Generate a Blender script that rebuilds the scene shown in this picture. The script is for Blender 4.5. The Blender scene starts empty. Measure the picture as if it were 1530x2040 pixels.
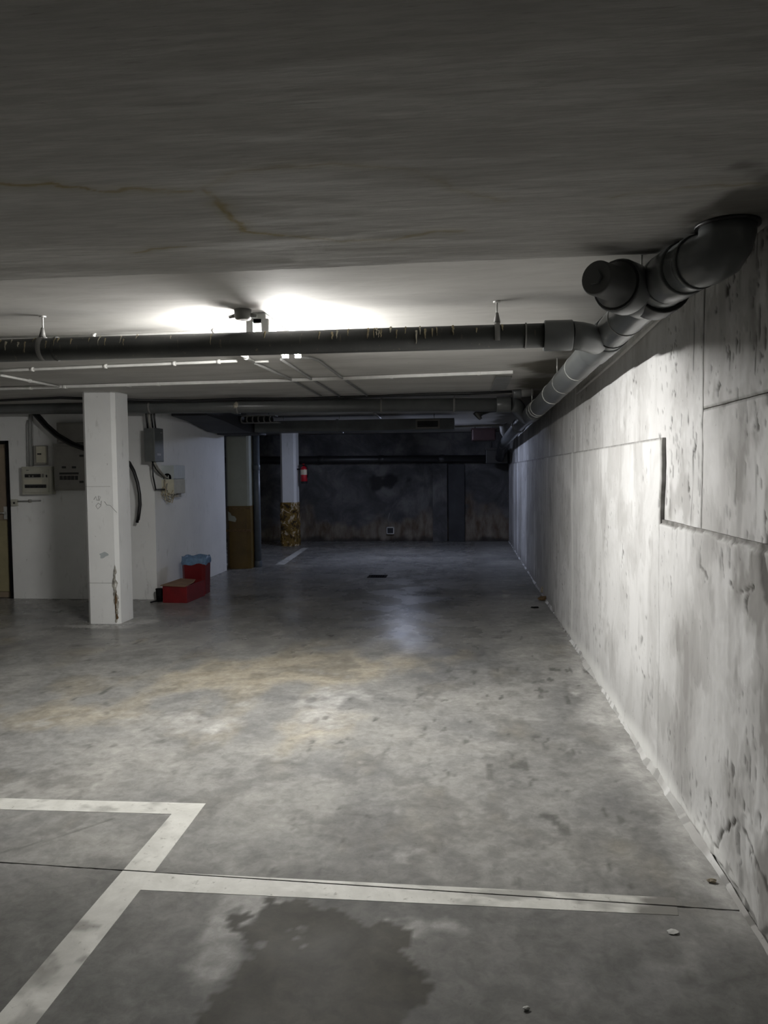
import bpy, bmesh, math, random
import numpy as np
from mathutils import Vector, Matrix

random.seed(7)
scene = bpy.context.scene
C = scene.collection

# ------------------------------------------------------------------ camera
IW, IH, F = 1530, 2040, 1533.0
H = 1.55                                   # eye height
VPU, VPV, ROLL = 925 - 765, 1020 - 938, 0.010
_u = VPU * math.cos(ROLL) + VPV * math.sin(ROLL)
_v = -VPU * math.sin(ROLL) + VPV * math.cos(ROLL)
PITCH = math.atan(_v / F)
YAW = math.atan(_u / math.hypot(F, _v))
RM = Matrix.Rotation(YAW, 3, 'Z') @ Matrix.Rotation(math.pi / 2 - PITCH, 3, 'X') @ Matrix.Rotation(-ROLL, 3, 'Z')
CAM = Vector((0, 0, H))
cd = bpy.data.cameras.new('camera')
cd.sensor_fit = 'VERTICAL'; cd.sensor_height = 24.0; cd.lens = F / IH * 24.0
cd.clip_start = 0.05; cd.clip_end = 100
cam = bpy.data.objects.new('camera', cd); C.objects.link(cam)
cam.matrix_world = Matrix.Translation(CAM) @ RM.to_4x4()
scene.camera = cam

# ------------------------------------------------------------------ world and exposure
w = bpy.data.worlds.new('world'); scene.world = w; w.use_nodes = True
w.node_tree.nodes['Background'].inputs[0].default_value = (0.5, 0.55, 0.6, 1)
w.node_tree.nodes['Background'].inputs[1].default_value = 0.0
vs = scene.view_settings
vs.view_transform = 'Standard'; vs.look = 'None'; vs.exposure = 0.0; vs.gamma = 1.0
vs.use_curve_mapping = False
try:
    scene.cycles.max_bounces = 12; scene.cycles.diffuse_bounces = 6
    scene.cycles.sample_clamp_indirect = 4.0
except Exception:
    pass

LAMP_NEAR, LAMP_FAR = 600.0, 155.0          # tube radiance of the two batten lamps
LAMP_NEAR_COL, LAMP_FAR_COL = (1.0, 0.985, 0.950), (0.66, 0.74, 1.0)

# ------------------------------------------------------------------ layout constants
ZC, ZF = 2.395, 2.340                      # ceiling, lower slab overhead
XW, XU = 0.960, 0.985                      # right wall: proud lower layer, upper face
YB = 17.0                                  # far wall
XS, YP, YP2 = -3.78, 9.10, 11.90           # electrical room: side wall x, front wall y, back y
XL, YN = -8.0, -3.0                        # unseen left and rear walls


def at(px, py, x=None, y=None, z=None):
    """world point seen at pixel (px, py) on a plane of known x, y or z"""
    d = RM @ Vector((px - IW / 2, IH / 2 - py, -F))
    if x is not None: t = (x - CAM.x) / d.x
    elif y is not None: t = (y - CAM.y) / d.y
    else: t = (z - CAM.z) / d.z
    return CAM + d * t


# ------------------------------------------------------------------ numpy noise
def vnoise(x, y, seed=0.0):
    xi, yi = np.floor(x), np.floor(y)
    fx, fy = x - xi, y - yi
    fx = fx * fx * (3 - 2 * fx); fy = fy * fy * (3 - 2 * fy)
    def h(a, b):
        s = np.sin(a * 127.1 + b * 311.7 + seed * 74.7) * 43758.5453
        return s - np.floor(s)
    return (h(xi, yi) * (1 - fx) + h(xi + 1, yi) * fx) * (1 - fy) + (h(xi, yi + 1) * (1 - fx) + h(xi + 1, yi + 1) * fx) * fy


def fbm(x, y, octv=4, seed=0.0):
    a, s, r = 0.5, 0.0, 0.0
    for i in range(octv):
        r = r + a * vnoise(x * 2 ** i, y * 2 ** i, seed + i * 3.1); s += a; a *= 0.5
    return .5 + (r / s - .5) * 1.5


def sstep(a, b, t):
    t = np.clip((t - a) / (b - a), 0, 1)
    return t * t * (3 - 2 * t)


def polydist(X, Y, pts):
    d = np.full(X.shape, 1e9)
    for (x0, y0), (x1, y1) in zip(pts[:-1], pts[1:]):
        dx, dy = x1 - x0, y1 - y0
        t = np.clip(((X - x0) * dx + (Y - y0) * dy) / (dx * dx + dy * dy + 1e-12), 0, 1)
        d = np.minimum(d, np.hypot(X - x0 - t * dx, Y - y0 - t * dy))
    return d


# ------------------------------------------------------------------ materials
class NT:
    def __init__(self, name):
        self.m = bpy.data.materials.new(name); self.m.use_nodes = True
        self.t = self.m.node_tree; self.n = self.t.nodes
        self.b = self.n['Principled BSDF']
    def node(self, typ, **kw):
        nd = self.n.new(typ)
        for k, v in kw.items(): setattr(nd, k, v)
        return nd
    def link(self, a, b): self.t.links.new(a, b)
    def pos(self, scale=(1, 1, 1), obj=False):
        src = self.node('ShaderNodeTexCoord').outputs['Object'] if obj else self.node('ShaderNodeNewGeometry').outputs['Position']
        mp = self.node('ShaderNodeMapping'); mp.inputs['Scale'].default_value = scale
        self.link(src, mp.inputs['Vector'])
        return mp.outputs[0]
    def noise(self, scale, vec=None, detail=6, rough=0.6, dist=0.0):
        nd = self.node('ShaderNodeTexNoise')
        nd.inputs['Scale'].default_value = scale; nd.inputs['Detail'].default_value = detail
        nd.inputs['Roughness'].default_value = rough; nd.inputs['Distortion'].default_value = dist
        if vec is not None: self.link(vec, nd.inputs['Vector'])
        return nd.outputs[0]
    def ramp(self, fac, stops):
        nd = self.node('ShaderNodeValToRGB'); cr = nd.color_ramp
        while len(cr.elements) < len(stops): cr.elements.new(0.5)
        for e, (p, c) in zip(cr.elements, stops):
            e.position = p
            e.color = (c, c, c, 1) if isinstance(c, (int, float)) else (*c, 1)
        self.link(fac, nd.inputs[0]); return nd.outputs[0]
    def mix(self, fac, a, b, mode='MIX'):
        nd = self.node('ShaderNodeMix', data_type='RGBA', blend_type=mode)
        for s, v in ((nd.inputs[0], fac), (nd.inputs[6], a), (nd.inputs[7], b)):
            if hasattr(v, 'is_output'): self.link(v, s)
            elif isinstance(v, (int, float)): s.default_value = v
            else: s.default_value = (*v, 1)
        return nd.outputs[2]
    def attr(self, name):
        nd = self.node('ShaderNodeAttribute'); nd.attribute_name = name
        return nd.outputs['Fac']
    def math(self, op, a, b=0.0):
        nd = self.node('ShaderNodeMath', operation=op)
        for s, v in zip(nd.inputs, (a, b)):
            if hasattr(v, 'is_output'): self.link(v, s)
            else: s.default_value = v
        return nd.outputs[0]
    def bump(self, height, strength=0.3, dist=0.01):
        nd = self.node('ShaderNodeBump'); nd.inputs['Strength'].default_value = strength
        nd.inputs['Distance'].default_value = dist
        self.link(height, nd.inputs['Height']); self.link(nd.outputs[0], self.b.inputs['Normal'])
    def out(self, col=None, rough=0.6, metal=0.0, spec=None):
        if col is not None:
            if hasattr(col, 'is_output'): self.link(col, self.b.inputs['Base Color'])
            else: self.b.inputs['Base Color'].default_value = (*col, 1)
        if hasattr(rough, 'is_output'): self.link(rough, self.b.inputs['Roughness'])
        else: self.b.inputs['Roughness'].default_value = rough
        self.b.inputs['Metallic'].default_value = metal
        if spec is not None: self.b.inputs['Specular IOR Level'].default_value = spec
        return self.m


def simple(name, col, rough=0.5, var=0.12, scale=9.0, metal=0.0, bump=0.1, spec=None):
    t = NT(name); v = t.pos()
    n = t.noise(scale, v, 5, 0.6)
    lo = tuple(c * (1 - var * 2) for c in col); hi = tuple(min(1, c * (1 + var)) for c in col)
    c = t.ramp(n, [(0.3, lo), (0.7, hi)])
    if bump: t.bump(t.noise(scale * 9, v, 3), bump, 0.003)
    return t.out(c, rough, metal, spec)


M = {}
# floor concrete: power-floated grey, wet stain, pale lime, yellowish scuffs, lamp pool and falloff as masks on the mesh
t = NT('floor_concrete'); v = t.pos()
n1 = t.noise(0.9, v, 9, 0.62, 0.5); n2 = t.noise(5.5, v, 8, 0.68, 0.3); n3 = t.noise(60, v, 4, 0.6)
base = t.ramp(n1, [(0.34, (.150, .150, .147)), (0.5, (.215, .212, .202)), (0.66, (.285, .278, .26))])
base = t.mix(0.45, base, t.ramp(n2, [(0.36, .33), (0.5, .5), (0.64, .68)]), 'OVERLAY')
base = t.mix(t.attr('tan'), base, t.ramp(n2, [(0.3, (.29, .250, .18)), (0.7, (.44, .40, .32))]))
base = t.mix(t.attr('pale'), base, t.ramp(n2, [(0.3, (.30, .295, .28)), (0.7, (.56, .55, .53))]))
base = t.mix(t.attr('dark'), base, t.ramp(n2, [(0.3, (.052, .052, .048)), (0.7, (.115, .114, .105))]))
base = t.mix(t.attr('wet'), base, t.ramp(n2, [(0.3, (.022, .0205, .015)), (0.7, (.052, .048, .036))]))
n4 = t.noise(22, v, 7, 0.7, .6)
base = t.mix(0.35, base, t.ramp(n4, [(0.36, .30), (0.5, .5), (0.64, .70)]), 'OVERLAY')
base = t.mix(t.ramp(n3, [(0.66, 0.0), (0.74, 0.6)]), base, (.06, .06, .055))
rg = t.mix(t.attr('polish'), t.ramp(t.noise(3.0, v, 6, 0.6), [(0.3, .58), (0.7, .72)]), t.ramp(t.noise(2.0, v, 6, 0.6), [(0.35, .20), (0.65, .34)]))
t.bump(t.mix(0.5, n2, n3), 0.12, 0.006)
M['floor'] = t.out(base, rg, 0, 0.25)

t = NT('joint_dark'); M['joint'] = t.out((.02, .02, .018), 0.9)

# right wall: whitewashed cast concrete with runs and pits
def wall_mat(name, hi, mid, lo, streak=0.8):
    t = NT(name); v = t.pos(); vs_ = t.pos((1, 1, 0.55)); vf = t.pos((1, 1, 0.35))
    n1 = t.noise(1.7, v, 9, 0.66, 0.6); n2 = t.noise(6, vs_, 8, 0.66, .3); n3 = t.noise(38, vf, 5, 0.62)
    c = t.ramp(n1, [(0.36, mid), (0.58, hi)])
    c = t.mix(t.ramp(n2, [(0.38, streak * 0.7), (0.52, 0.0)]), c, mid)
    c = t.mix(t.attr('grime_shade'), c, lo)
    c = t.mix(t.ramp(n3, [(0.665, 0.0), (0.72, 0.85)]), c, tuple(x * 0.5 for x in lo))
    c = t.mix(t.attr('pit'), c, (.055, .052, .045))
    c = t.mix(t.attr('lime'), c, (.80, .80, .78))
    t.bump(t.mix(0.5, n2, n3), 0.22, 0.006)
    return t.out(c, 0.75, 0, 0.3)
M['rwall'] = wall_mat('whitewashed_concrete', (.65, .647, .642), (.53, .527, .52), (.30, .292, .28), .35)

t = NT('far_wall_concrete'); v = t.pos(); vd = t.pos((1, 1, .35))
n1 = t.noise(1.6, v, 8, 0.65, 0.6); n2 = t.noise(6, vd, 7, 0.6)
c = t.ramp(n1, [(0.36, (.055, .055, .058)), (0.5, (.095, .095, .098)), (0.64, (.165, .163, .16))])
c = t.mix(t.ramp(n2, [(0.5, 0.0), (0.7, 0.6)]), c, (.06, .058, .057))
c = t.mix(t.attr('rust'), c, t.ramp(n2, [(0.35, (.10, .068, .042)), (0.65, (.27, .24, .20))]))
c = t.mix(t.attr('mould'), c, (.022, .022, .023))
t.bump(n2, 0.4, 0.01)
M['fwall'] = t.out(c, 0.85, 0, 0.2)

t = NT('white_paint'); v = t.pos(); vd = t.pos((1, 1, .3))
n1 = t.noise(1.5, v, 6, .6); n2 = t.noise(14, vd, 6, .65); n3 = t.noise(45, vd, 4, .6)
c = t.ramp(n1, [(.3, (.74, .745, .74)), (.7, (.83, .835, .83))])
c = t.mix(t.ramp(n2, [(.60, 0.0), (.74, .5)]), c, (.40, .40, .385))
c = t.mix(t.ramp(n3, [(.70, 0.0), (.76, .7)]), c, (.22, .215, .20))
t.bump(n2, .08, .004)
M['white'] = t.out(c, .65, 0, .3)

t = NT('ceiling_plaster'); v = t.pos((.7, 2.2, 1)); vf = t.pos((2.0, 9, 1))
n1 = t.noise(1.6, v, 7, .6, .6); n2 = t.noise(5, vf, 6, .6)
c = t.ramp(n1, [(.3, (.44, .43, .41)), (.7, (.60, .59, .565))])
c = t.mix(t.ramp(n2, [(.58, 0.0), (.75, .45)]), c, (.33, .32, .29))
c = t.mix(t.attr('dark_area'), c, (.10, .088, .062))
t.bump(n2, .12, .006)
M['ceil'] = t.out(c, .8, 0, .2)

t = NT('lower_slab_plaster'); v = t.pos((.6, 2.0, 1)); vf = t.pos((3.0, 26, 1)); vg = t.pos((6, 40, 1))
n1 = t.noise(1.4, v, 6, .6, .5); n2 = t.noise(2.2, vf, 7, .66); n3 = t.noise(2.5, vg, 5, .6)
c = t.ramp(n1, [(.3, (.40, .392, .375)), (.7, (.475, .467, .447))])
c = t.mix(t.ramp(n2, [(.42, .45), (.58, 0.0)]), c, (.31, .302, .285))
c = t.mix(t.ramp(n3, [(.62, 0.0), (.72, .45)]), c, (.22, .21, .19))
c = t.mix(t.attr('stain'), c, (.28, .235, .12))
c = t.mix(t.attr('dark_area'), c, (.06, .055, .045))
t.bump(n2, .25, .004)
M['slab'] = t.out(c, .85, 0, .2)

t = NT('road_paint'); v = t.pos(); n1 = t.noise(7, v, 8, .7, .4); n2 = t.noise(30, v, 6, .65)
c = t.ramp(n1, [(.3, (.48, .475, .44)), (.7, (.66, .655, .615))])
c = t.mix(t.ramp(n2, [(.60, 0.0), (.72, .85)]), c, (.25, .24, .21))
c = t.mix(t.attr('wear'), c, (.17, .165, .15))
t.bump(n2, .2, .003)
M['paint'] = t.out(c, .55, 0, .35)

def pvc(name, lo, hi, rough, streak=0.0):
    t = NT(name); v = t.pos(); n1 = t.noise(5, v, 6, .6); vd = t.pos((60, 60, 5)); n2 = t.noise(1, vd, 5, .6)
    c = t.ramp(n1, [(.3, lo), (.7, hi)])
    if streak: c = t.mix(t.ramp(n2, [(.62, 0.0), (.72, streak)]), c, (.16, .135, .09))
    t.bump(t.noise(40, v, 3), .04, .002)
    return t.out(c, rough, 0, .5)
M['pvc'] = pvc('grey_pvc', (.088, .094, .094), (.125, .131, .130), .30)
M['pvc_dusty'] = pvc('dusty_pvc', (.16, .16, .155), (.24, .235, .225), .6)
M['pvc_dark'] = pvc('dark_stained_pvc', (.018, .020, .019), (.036, .038, .035), .45, .6)
M['pvc_black'] = pvc('black_pvc', (.012, .012, .013), (.022, .022, .023), .42)
M['pvc_plug'] = pvc('dark_plug', (.075, .077, .077), (.10, .102, .101), .35)
M['ring'] = simple('pale_sealing_ring', (.42, .42, .40), .5)
M['rubber'] = simple('black_rubber', (.015, .015, .015), .5, bump=0)
M['steel'] = simple('galvanised_steel', (.50, .50, .48), .38, metal=.7, scale=20)
M['crust'] = simple('lime_crust', (.40, .34, .22), .85, .35, 40)
M['crust_pale'] = simple('pale_lime_crust', (.58, .54, .44), .85, .3, 40)
M['conduit'] = simple('white_conduit_plastic', (.68, .675, .65), .5, .08)
M['conduit_grey'] = simple('grey_conduit_plastic', (.30, .30, .29), .5, .1)
M['cable'] = simple('black_cable_sheath', (.012, .012, .013), .42, bump=0)
M['cable_grey'] = simple('grey_cable_sheath', (.34, .33, .30), .5, bump=0)
M['duct'] = simple('grey_duct_sheet', (.10, .108, .11), .5, .2, 3)
M['duct_dark'] = simple('dark_duct_wrap', (.035, .037, .042), .7, .2, 3)
M['grille'] = simple('grille_metal', (.20, .19, .175), .5)
M['void'] = simple('dark_void', (.004, .004, .004), 1.0, bump=0, spec=.0)
M['housing'] = simple('lamp_housing', (.75, .75, .73), .45, .05)
M['endcap'] = simple('lamp_endcap', (.26, .26, .25), .6)
M['cream'] = simple('cream_plastic', (.52, .50, .40), .45, .06)
M['panelbox'] = simple('panel_plastic', (.43, .425, .36), .5, .06)
M['panelgrey'] = simple('panel_grey_door', (.30, .29, .265), .55, .06)
M['bluewhite'] = simple('pale_grey_enclosure', (.44, .48, .49), .45, .06)
M['boxgrey'] = simple('dark_grey_enclosure', (.10, .108, .106), .5, .08)
M['breaker'] = simple('breaker_black', (.02, .02, .02), .4, bump=0)
M['lever'] = simple('breaker_lever', (.20, .20, .18), .4, bump=0)
M['red'] = simple('red_plastic', (.13, .003, .006), .4, .1)
M['redbox'] = simple('red_painted_box', (.15, .004, .006), .5, .12)
M['cardboard'] = simple('brown_cardboard', (.25, .15, .085), .85, .15)
M['bag'] = simple('blue_bin_bag', (.14, .24, .38), .35, .2, 25, bump=.4)
M['extred'] = simple('extinguisher_red', (.42, .008, .02), .3, .05)
M['extlabel'] = simple('extinguisher_label', (.75, .66, .50), .5, .15, 60)
M['wood'] = simple('door_brown', (.26, .205, .145), .55, .12, 4)
M['wood_low'] = simple('door_olive', (.28, .245, .14), .55, .12, 4)
M['iron'] = simple('cast_iron', (.012, .012, .013), .9, .2, spec=.05)
M['post'] = simple('blue_grey_post', (.10, .12, .145), .4, .12, 6)
M['dullred'] = simple('dull_red_metal', (.022, .006, .007), .55, .15)
M['rubble'] = simple('broken_mortar', (.36, .31, .23), .9, .3, 30)
M['scar'] = simple('bare_mortar', (.40, .385, .345), .9, .35, 22, bump=.5)
M['brownrub'] = simple('rusty_debris', (.13, .08, .035), .9, .3, 30)
M['greenwhite'] = simple('pale_green_white_paint', (.27, .285, .245), .65, .05, 4)

def ochre(name, peel, k_):
    t = NT(name); v = t.pos()
    n1 = t.noise(3.5, v, 6, .6); n2 = t.noise(7.5, v, 7, .62, .8)
    c = t.ramp(n1, [(.3, (.16 * k_, .095 * k_, .018 * k_)), (.7, (.29 * k_, .18 * k_, .035 * k_))])
    if peel:
        c = t.mix(t.ramp(n2, [(.43, 1.0), (.46, 0.0)]), c, (.045, .028, .012))
        c = t.mix(t.ramp(n2, [(.555, 0.0), (.58, 1.0)]), c, (.50, .42, .30))
    t.bump(n2 if peel else n1, .5 if peel else .1, .015)
    return t.out(c, .45 if not peel else .8, 0, .4)
M['ochre'] = ochre('ochre_paint', False, .42); M['peel'] = ochre('peeling_ochre_paint', True, .8)

def emit(name, col, st):
    t = NT(name); t.b.inputs['Base Color'].default_value = (.9, .9, .9, 1)
    t.b.inputs['Emission Color'].default_value = (*col, 1); t.b.inputs['Emission Strength'].default_value = st
    return t.m
M['tube1'] = emit('lit_tube_near', LAMP_NEAR_COL, LAMP_NEAR)
M['tube2'] = emit('lit_tube_far', LAMP_FAR_COL, LAMP_FAR)


# ------------------------------------------------------------------ mesh helpers
class MB:
    def __init__(s): s.v = []; s.f = []; s.sm = []
    def add(s, vs_, fs, smooth=False):
        o = len(s.v); s.v += [tuple(p) for p in vs_]
        for f in fs: s.f.append(tuple(i + o for i in f)); s.sm.append(smooth)
        return s
    def box(s, lo, hi, bev=0.0):
        lo = Vector(lo); hi = Vector(hi)
        bm = bmesh.new(); bmesh.ops.create_cube(bm, size=1)
        for vv in bm.verts: vv.co = Vector(((lo[i] + hi[i]) / 2 + vv.co[i] * (hi[i] - lo[i]) for i in range(3)))
        if bev: bmesh.ops.bevel(bm, geom=list(bm.edges), offset=bev, segments=2, affect='EDGES', profile=.6)
        bm.verts.index_update()
        s.add([vv.co.copy() for vv in bm.verts], [[vv.index for vv in f.verts] for f in bm.faces]); bm.free()
        return s
    def prism(s, pts, z0, z1):
        n = len(pts)
        s.add([(p[0], p[1], z0) for p in pts] + [(p[0], p[1], z1) for p in pts],
              [list(range(n))[::-1], list(range(n, 2 * n))] + [[i, (i + 1) % n, n + (i + 1) % n, n + i] for i in range(n)])
        return s
    def tube(s, pts, r, seg=16, cap=True, squash=None):
        pts = [Vector(p) for p in pts]; n = len(pts)
        rs = [r] * n if isinstance(r, (int, float)) else list(r)
        tang = []
        for i in range(n):
            a = pts[max(0, i - 1)]; b = pts[min(n - 1, i + 1)]
            d = b - a
            tang.append(d.normalized() if d.length > 1e-9 else (tang[-1] if tang else Vector((0, 1, 0))))
        up = Vector((0, 0, 1)) if abs(tang[0].z) < .9 else Vector((1, 0, 0))
        nx = tang[0].cross(up).normalized()
        V = []
        for i in range(n):
            nx = (nx - tang[i] * nx.dot(tang[i])).normalized(); ny = tang[i].cross(nx)
            for k in range(seg):
                a = 2 * math.pi * k / seg
                V.append(pts[i] + (nx * math.cos(a) + ny * math.sin(a)) * rs[i])
        Fs = [[i * seg + k, i * seg + (k + 1) % seg, (i + 1) * seg + (k + 1) % seg, (i + 1) * seg + k] for i in range(n - 1) for k in range(seg)]
        s.add(V, Fs, True)
        if cap:
            o = len(s.v) - len(V)
            s.f.append(tuple(o + k for k in range(seg))[::-1]); s.sm.append(False)
            s.f.append(tuple(o + (n - 1) * seg + k for k in range(seg))); s.sm.append(False)
        return s
    def sleeve(s, a, b, r, lip=.006, seg=28):
        a, b = Vector(a), Vector(b); d = (b - a).normalized()
        return s.tube([a, a + d * .001, a + d * lip, b - d * lip, b - d * .001, b], [r - lip, r - lip * .4, r, r, r - lip * .4, r - lip], seg)
    def build(s, name, mat, parent=None, loc=None):
        me = bpy.data.meshes.new(name)
        off = Vector(loc) if loc is not None else Vector((0, 0, 0))
        me.from_pydata([tuple(Vector(p) - off) for p in s.v], [], s.f)
        me.polygons.foreach_set('use_smooth', s.sm)
        bm = bmesh.new(); bm.from_mesh(me); bmesh.ops.recalc_face_normals(bm, faces=bm.faces); bm.to_mesh(me); bm.free()
        me.materials.append(M[mat] if isinstance(mat, str) else mat)
        o = bpy.data.objects.new(name, me); C.objects.link(o)
        if parent is not None:
            o.parent = parent
            o.location = off - parent.location if loc is not None else -parent.location
        else:
            o.location = off
        return o


def thing(name, label, cat, loc=(0, 0, 0), group=None):
    o = bpy.data.objects.new(name, None); C.objects.link(o); o.location = loc; o.empty_display_size = .1
    return tag(o, label, cat, group)


def tag(o, label, cat, group=None):
    o['label'] = label; o['category'] = cat
    if group: o['group'] = group
    return o


def struct(o, label=None):
    o['kind'] = 'structure'
    if label: o['label'] = label
    return o


def grid_mesh(name, P, mat, attrs=None, parent=None, smooth=True, skirt=None, flip=False):
    """P: (n, m, 3) array of points -> one mesh; skirt = vector that the border is pulled back by"""
    n, m = P.shape[:2]
    V = P.reshape(-1, 3)
    idx = np.arange(n * m).reshape(n, m)
    q = np.stack([idx[:-1, :-1], idx[1:, :-1], idx[1:, 1:], idx[:-1, 1:]], -1).reshape(-1, 4)
    if flip: q = q[:, ::-1]
    nsk = 0; border = None
    if skirt is not None:
        border = np.concatenate([idx[0, :-1], idx[:-1, -1], idx[-1, :0:-1], idx[:0:-1, 0]])
        # duplicate the border so that the edge stays sharp
        V2 = V[border]; V3 = V[border].copy()
        for ax, val in skirt.items(): V3[:, ax] = val
        k = len(border); b0 = len(V)
        V = np.concatenate([V, V2, V3])
        a = np.arange(k); nxt = (a + 1) % k
        q2 = np.stack([b0 + a, b0 + nxt, b0 + k + nxt, b0 + k + a], -1)
        q = np.concatenate([q, q2]); nsk = len(q2)
    me = bpy.data.meshes.new(name)
    me.vertices.add(len(V)); me.vertices.foreach_set('co', V.astype(np.float32).ravel())
    me.loops.add(q.size); me.loops.foreach_set('vertex_index', q.astype(np.int32).ravel())
    me.polygons.add(len(q)); me.polygons.foreach_set('loop_start', np.arange(0, q.size, 4, dtype=np.int32))
    me.polygons.foreach_set('loop_total', np.full(len(q), 4, dtype=np.int32))
    sm = np.full(len(q), smooth)
    if nsk: sm[-nsk:] = False
    me.polygons.foreach_set('use_smooth', sm)
    me.update(calc_edges=True); me.validate()
    for k_, A in (attrs or {}).items():
        at_ = me.attributes.new(k_, 'FLOAT', 'POINT')
        A = A.reshape(-1)
        if border is not None: A = np.concatenate([A, A[border], A[border]])
        at_.data.foreach_set('value', A.astype(np.float32))
    me.materials.append(M[mat])
    o = bpy.data.objects.new(name, me); C.objects.link(o)
    if parent is not None: o.parent = parent
    return o


def spaced(a, b, d0, d1):
    out = [a]; L = b - a
    while out[-1] < b:
        f = (out[-1] - a) / L
        out.append(out[-1] + d0 + (d1 - d0) * f)
    out[-1] = b
    return np.array(out)


# ================================================================== SETTING
# ------------------------------------------------------------------ floor: two slabs with an open joint between them
JA, JB = at(0, 1718, z=0), at(1350, 1806, z=0)
jm = (JB.y - JA.y) / (JB.x - JA.x)
jy = lambda x: JA.y + jm * (x - JA.x)
GAP = 0.0035
fl = MB().box((XL, YN, -.25), (1.2, YB + .2, -.03)).build('floor', 'joint'); struct(fl, 'grey concrete garage floor with stains')


def px_floor(pts): return [(lambda p: (p.x, p.y))(at(a, b, z=0)) for a, b in pts]


def blobs(X, Y, spec):
    f = np.zeros(X.shape)
    for (px, py, rx, ry, wt) in spec:
        c = at(px, py, z=0)
        f = f + wt * np.exp(-(((X - c.x) / rx) ** 2 + ((Y - c.y) / ry) ** 2))
    return f


def floor_attrs(X, Y):
    big = fbm(X * 2.2, Y * 2.2, 5, 3); fine = fbm(X * 9, Y * 9, 5, 8); mid = fbm(X * 4, Y * 2.2, 5, 21)
    n = (big - .5) * 1.1 + (fine - .5) * .6
    wet = blobs(X, Y, [(575, 1840, .16, .13, .9), (650, 1870, .22, .16, .9), (560, 1960, .17, .16, .8), (660, 2000, .26, .2, .8), (740, 1890, .10, .10, .6), (500, 2030, .12, .12, .5), (780, 1960, .10, .16, .5)])
    rag = (fbm(X * 5, Y * 5, 5, 101) - .5) * .9 + (fbm(X * 15, Y * 15, 4, 102) - .5) * .55
    wet = sstep(.40, .48, np.minimum(wet, .95) + rag * 1.15 * sstep(.03, .2, wet)) * .9
    halo = blobs(X, Y, [(455, 1835, .13, .2, 1.0), (520, 1800, .14, .07, .8), (430, 1930, .10, .12, .8), (790, 1850, .12, .07, .9), (880, 1845, .2, .06, .6), (720, 1990, .06, .09, .7), (480, 1700, .35, .18, .25), (760, 1690, .4, .25, .3)])
    halo = sstep(.34, .85, halo + rag * .9 * sstep(.03, .25, halo)) * .66 * (1 - wet)
    wl = XW - X                                                # distance to the right wall
    lim = .10 + .16 * fbm(Y * 1.7, X * 0 + 2.0, 4, 5) + .10 * (fine - .5)
    lim = lim * (1 + .7 * np.exp(-((Y - 4.6) / 1.6) ** 2))
    lime = sstep(1.0, .2, wl / np.maximum(lim, .02)) * (.35 + .55 * fbm(X * 6, Y * 3, 4, 14)) * sstep(9.5, 6, Y) * sstep(2.3, 2.9, Y)
    spill = blobs(X, Y, [(272, 1241, .16, .10, 1.0), (300, 1236, .14, .09, .8), (235, 1249, .25, .10, .8), (150, 1247, .35, .10, .6)])
    pale = np.clip(halo + lime + .8 * sstep(.4, .7, spill + n * .4), 0, 1)
    pale = np.maximum(pale, .75 * sstep(.52, .92, blobs(X, Y, [(640, 1400, .75, .7, .5), (720, 1385, .3, .35, .35), (330, 1440, .9, .35, .45), (560, 1500, .5, .3, .25), (1150, 1380, .25, .3, .35)]) + (mid - .5) * 1.1 + (fine - .5) * .5))  # pale patches, spread to paint in the lamp's pool on the mid floor
    tan = .75 * sstep(.22, .80, blobs(X, Y, [(640, 1325, .9, .55, .75), (450, 1350, .8, .5, .6), (120, 1420, .8, .5, .5), (620, 1450, .7, .5, .5), (60, 1300, 1.0, .8, .3), (820, 1310, .4, .5, .3)]) + (mid - .5) * .9)  # yellowish scuffs, broadened so the colour carries the bright pool under the lamp
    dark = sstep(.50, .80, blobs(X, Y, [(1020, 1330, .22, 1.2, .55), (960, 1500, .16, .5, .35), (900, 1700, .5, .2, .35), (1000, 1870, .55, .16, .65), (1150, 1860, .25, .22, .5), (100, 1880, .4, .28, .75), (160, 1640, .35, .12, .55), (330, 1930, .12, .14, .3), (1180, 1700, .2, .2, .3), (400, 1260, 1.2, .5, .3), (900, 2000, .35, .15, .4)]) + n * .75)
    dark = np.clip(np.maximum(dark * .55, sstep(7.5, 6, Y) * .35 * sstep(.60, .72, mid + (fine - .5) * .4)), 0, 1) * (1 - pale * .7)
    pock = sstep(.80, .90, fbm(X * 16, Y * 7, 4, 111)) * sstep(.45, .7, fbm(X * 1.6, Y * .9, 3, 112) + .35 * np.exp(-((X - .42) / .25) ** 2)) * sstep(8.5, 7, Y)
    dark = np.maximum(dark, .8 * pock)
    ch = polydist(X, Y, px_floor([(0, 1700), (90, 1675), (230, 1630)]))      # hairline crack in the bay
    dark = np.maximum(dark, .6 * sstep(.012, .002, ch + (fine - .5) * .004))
    dark = np.maximum(dark, .72 * sstep(3.1, 2.3, Y + (big - .5) * .9) * (1 - pale))  # lamp falloff towards the viewer, painted in as a darker tone
    return dict(polish=sstep(5.6, 7.2, Y + (mid - .5) * 1.5) * sstep(.7, .1, X), wet=wet, pale=pale, tan=tan * (1 - pale * .5), dark=dark)


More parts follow.
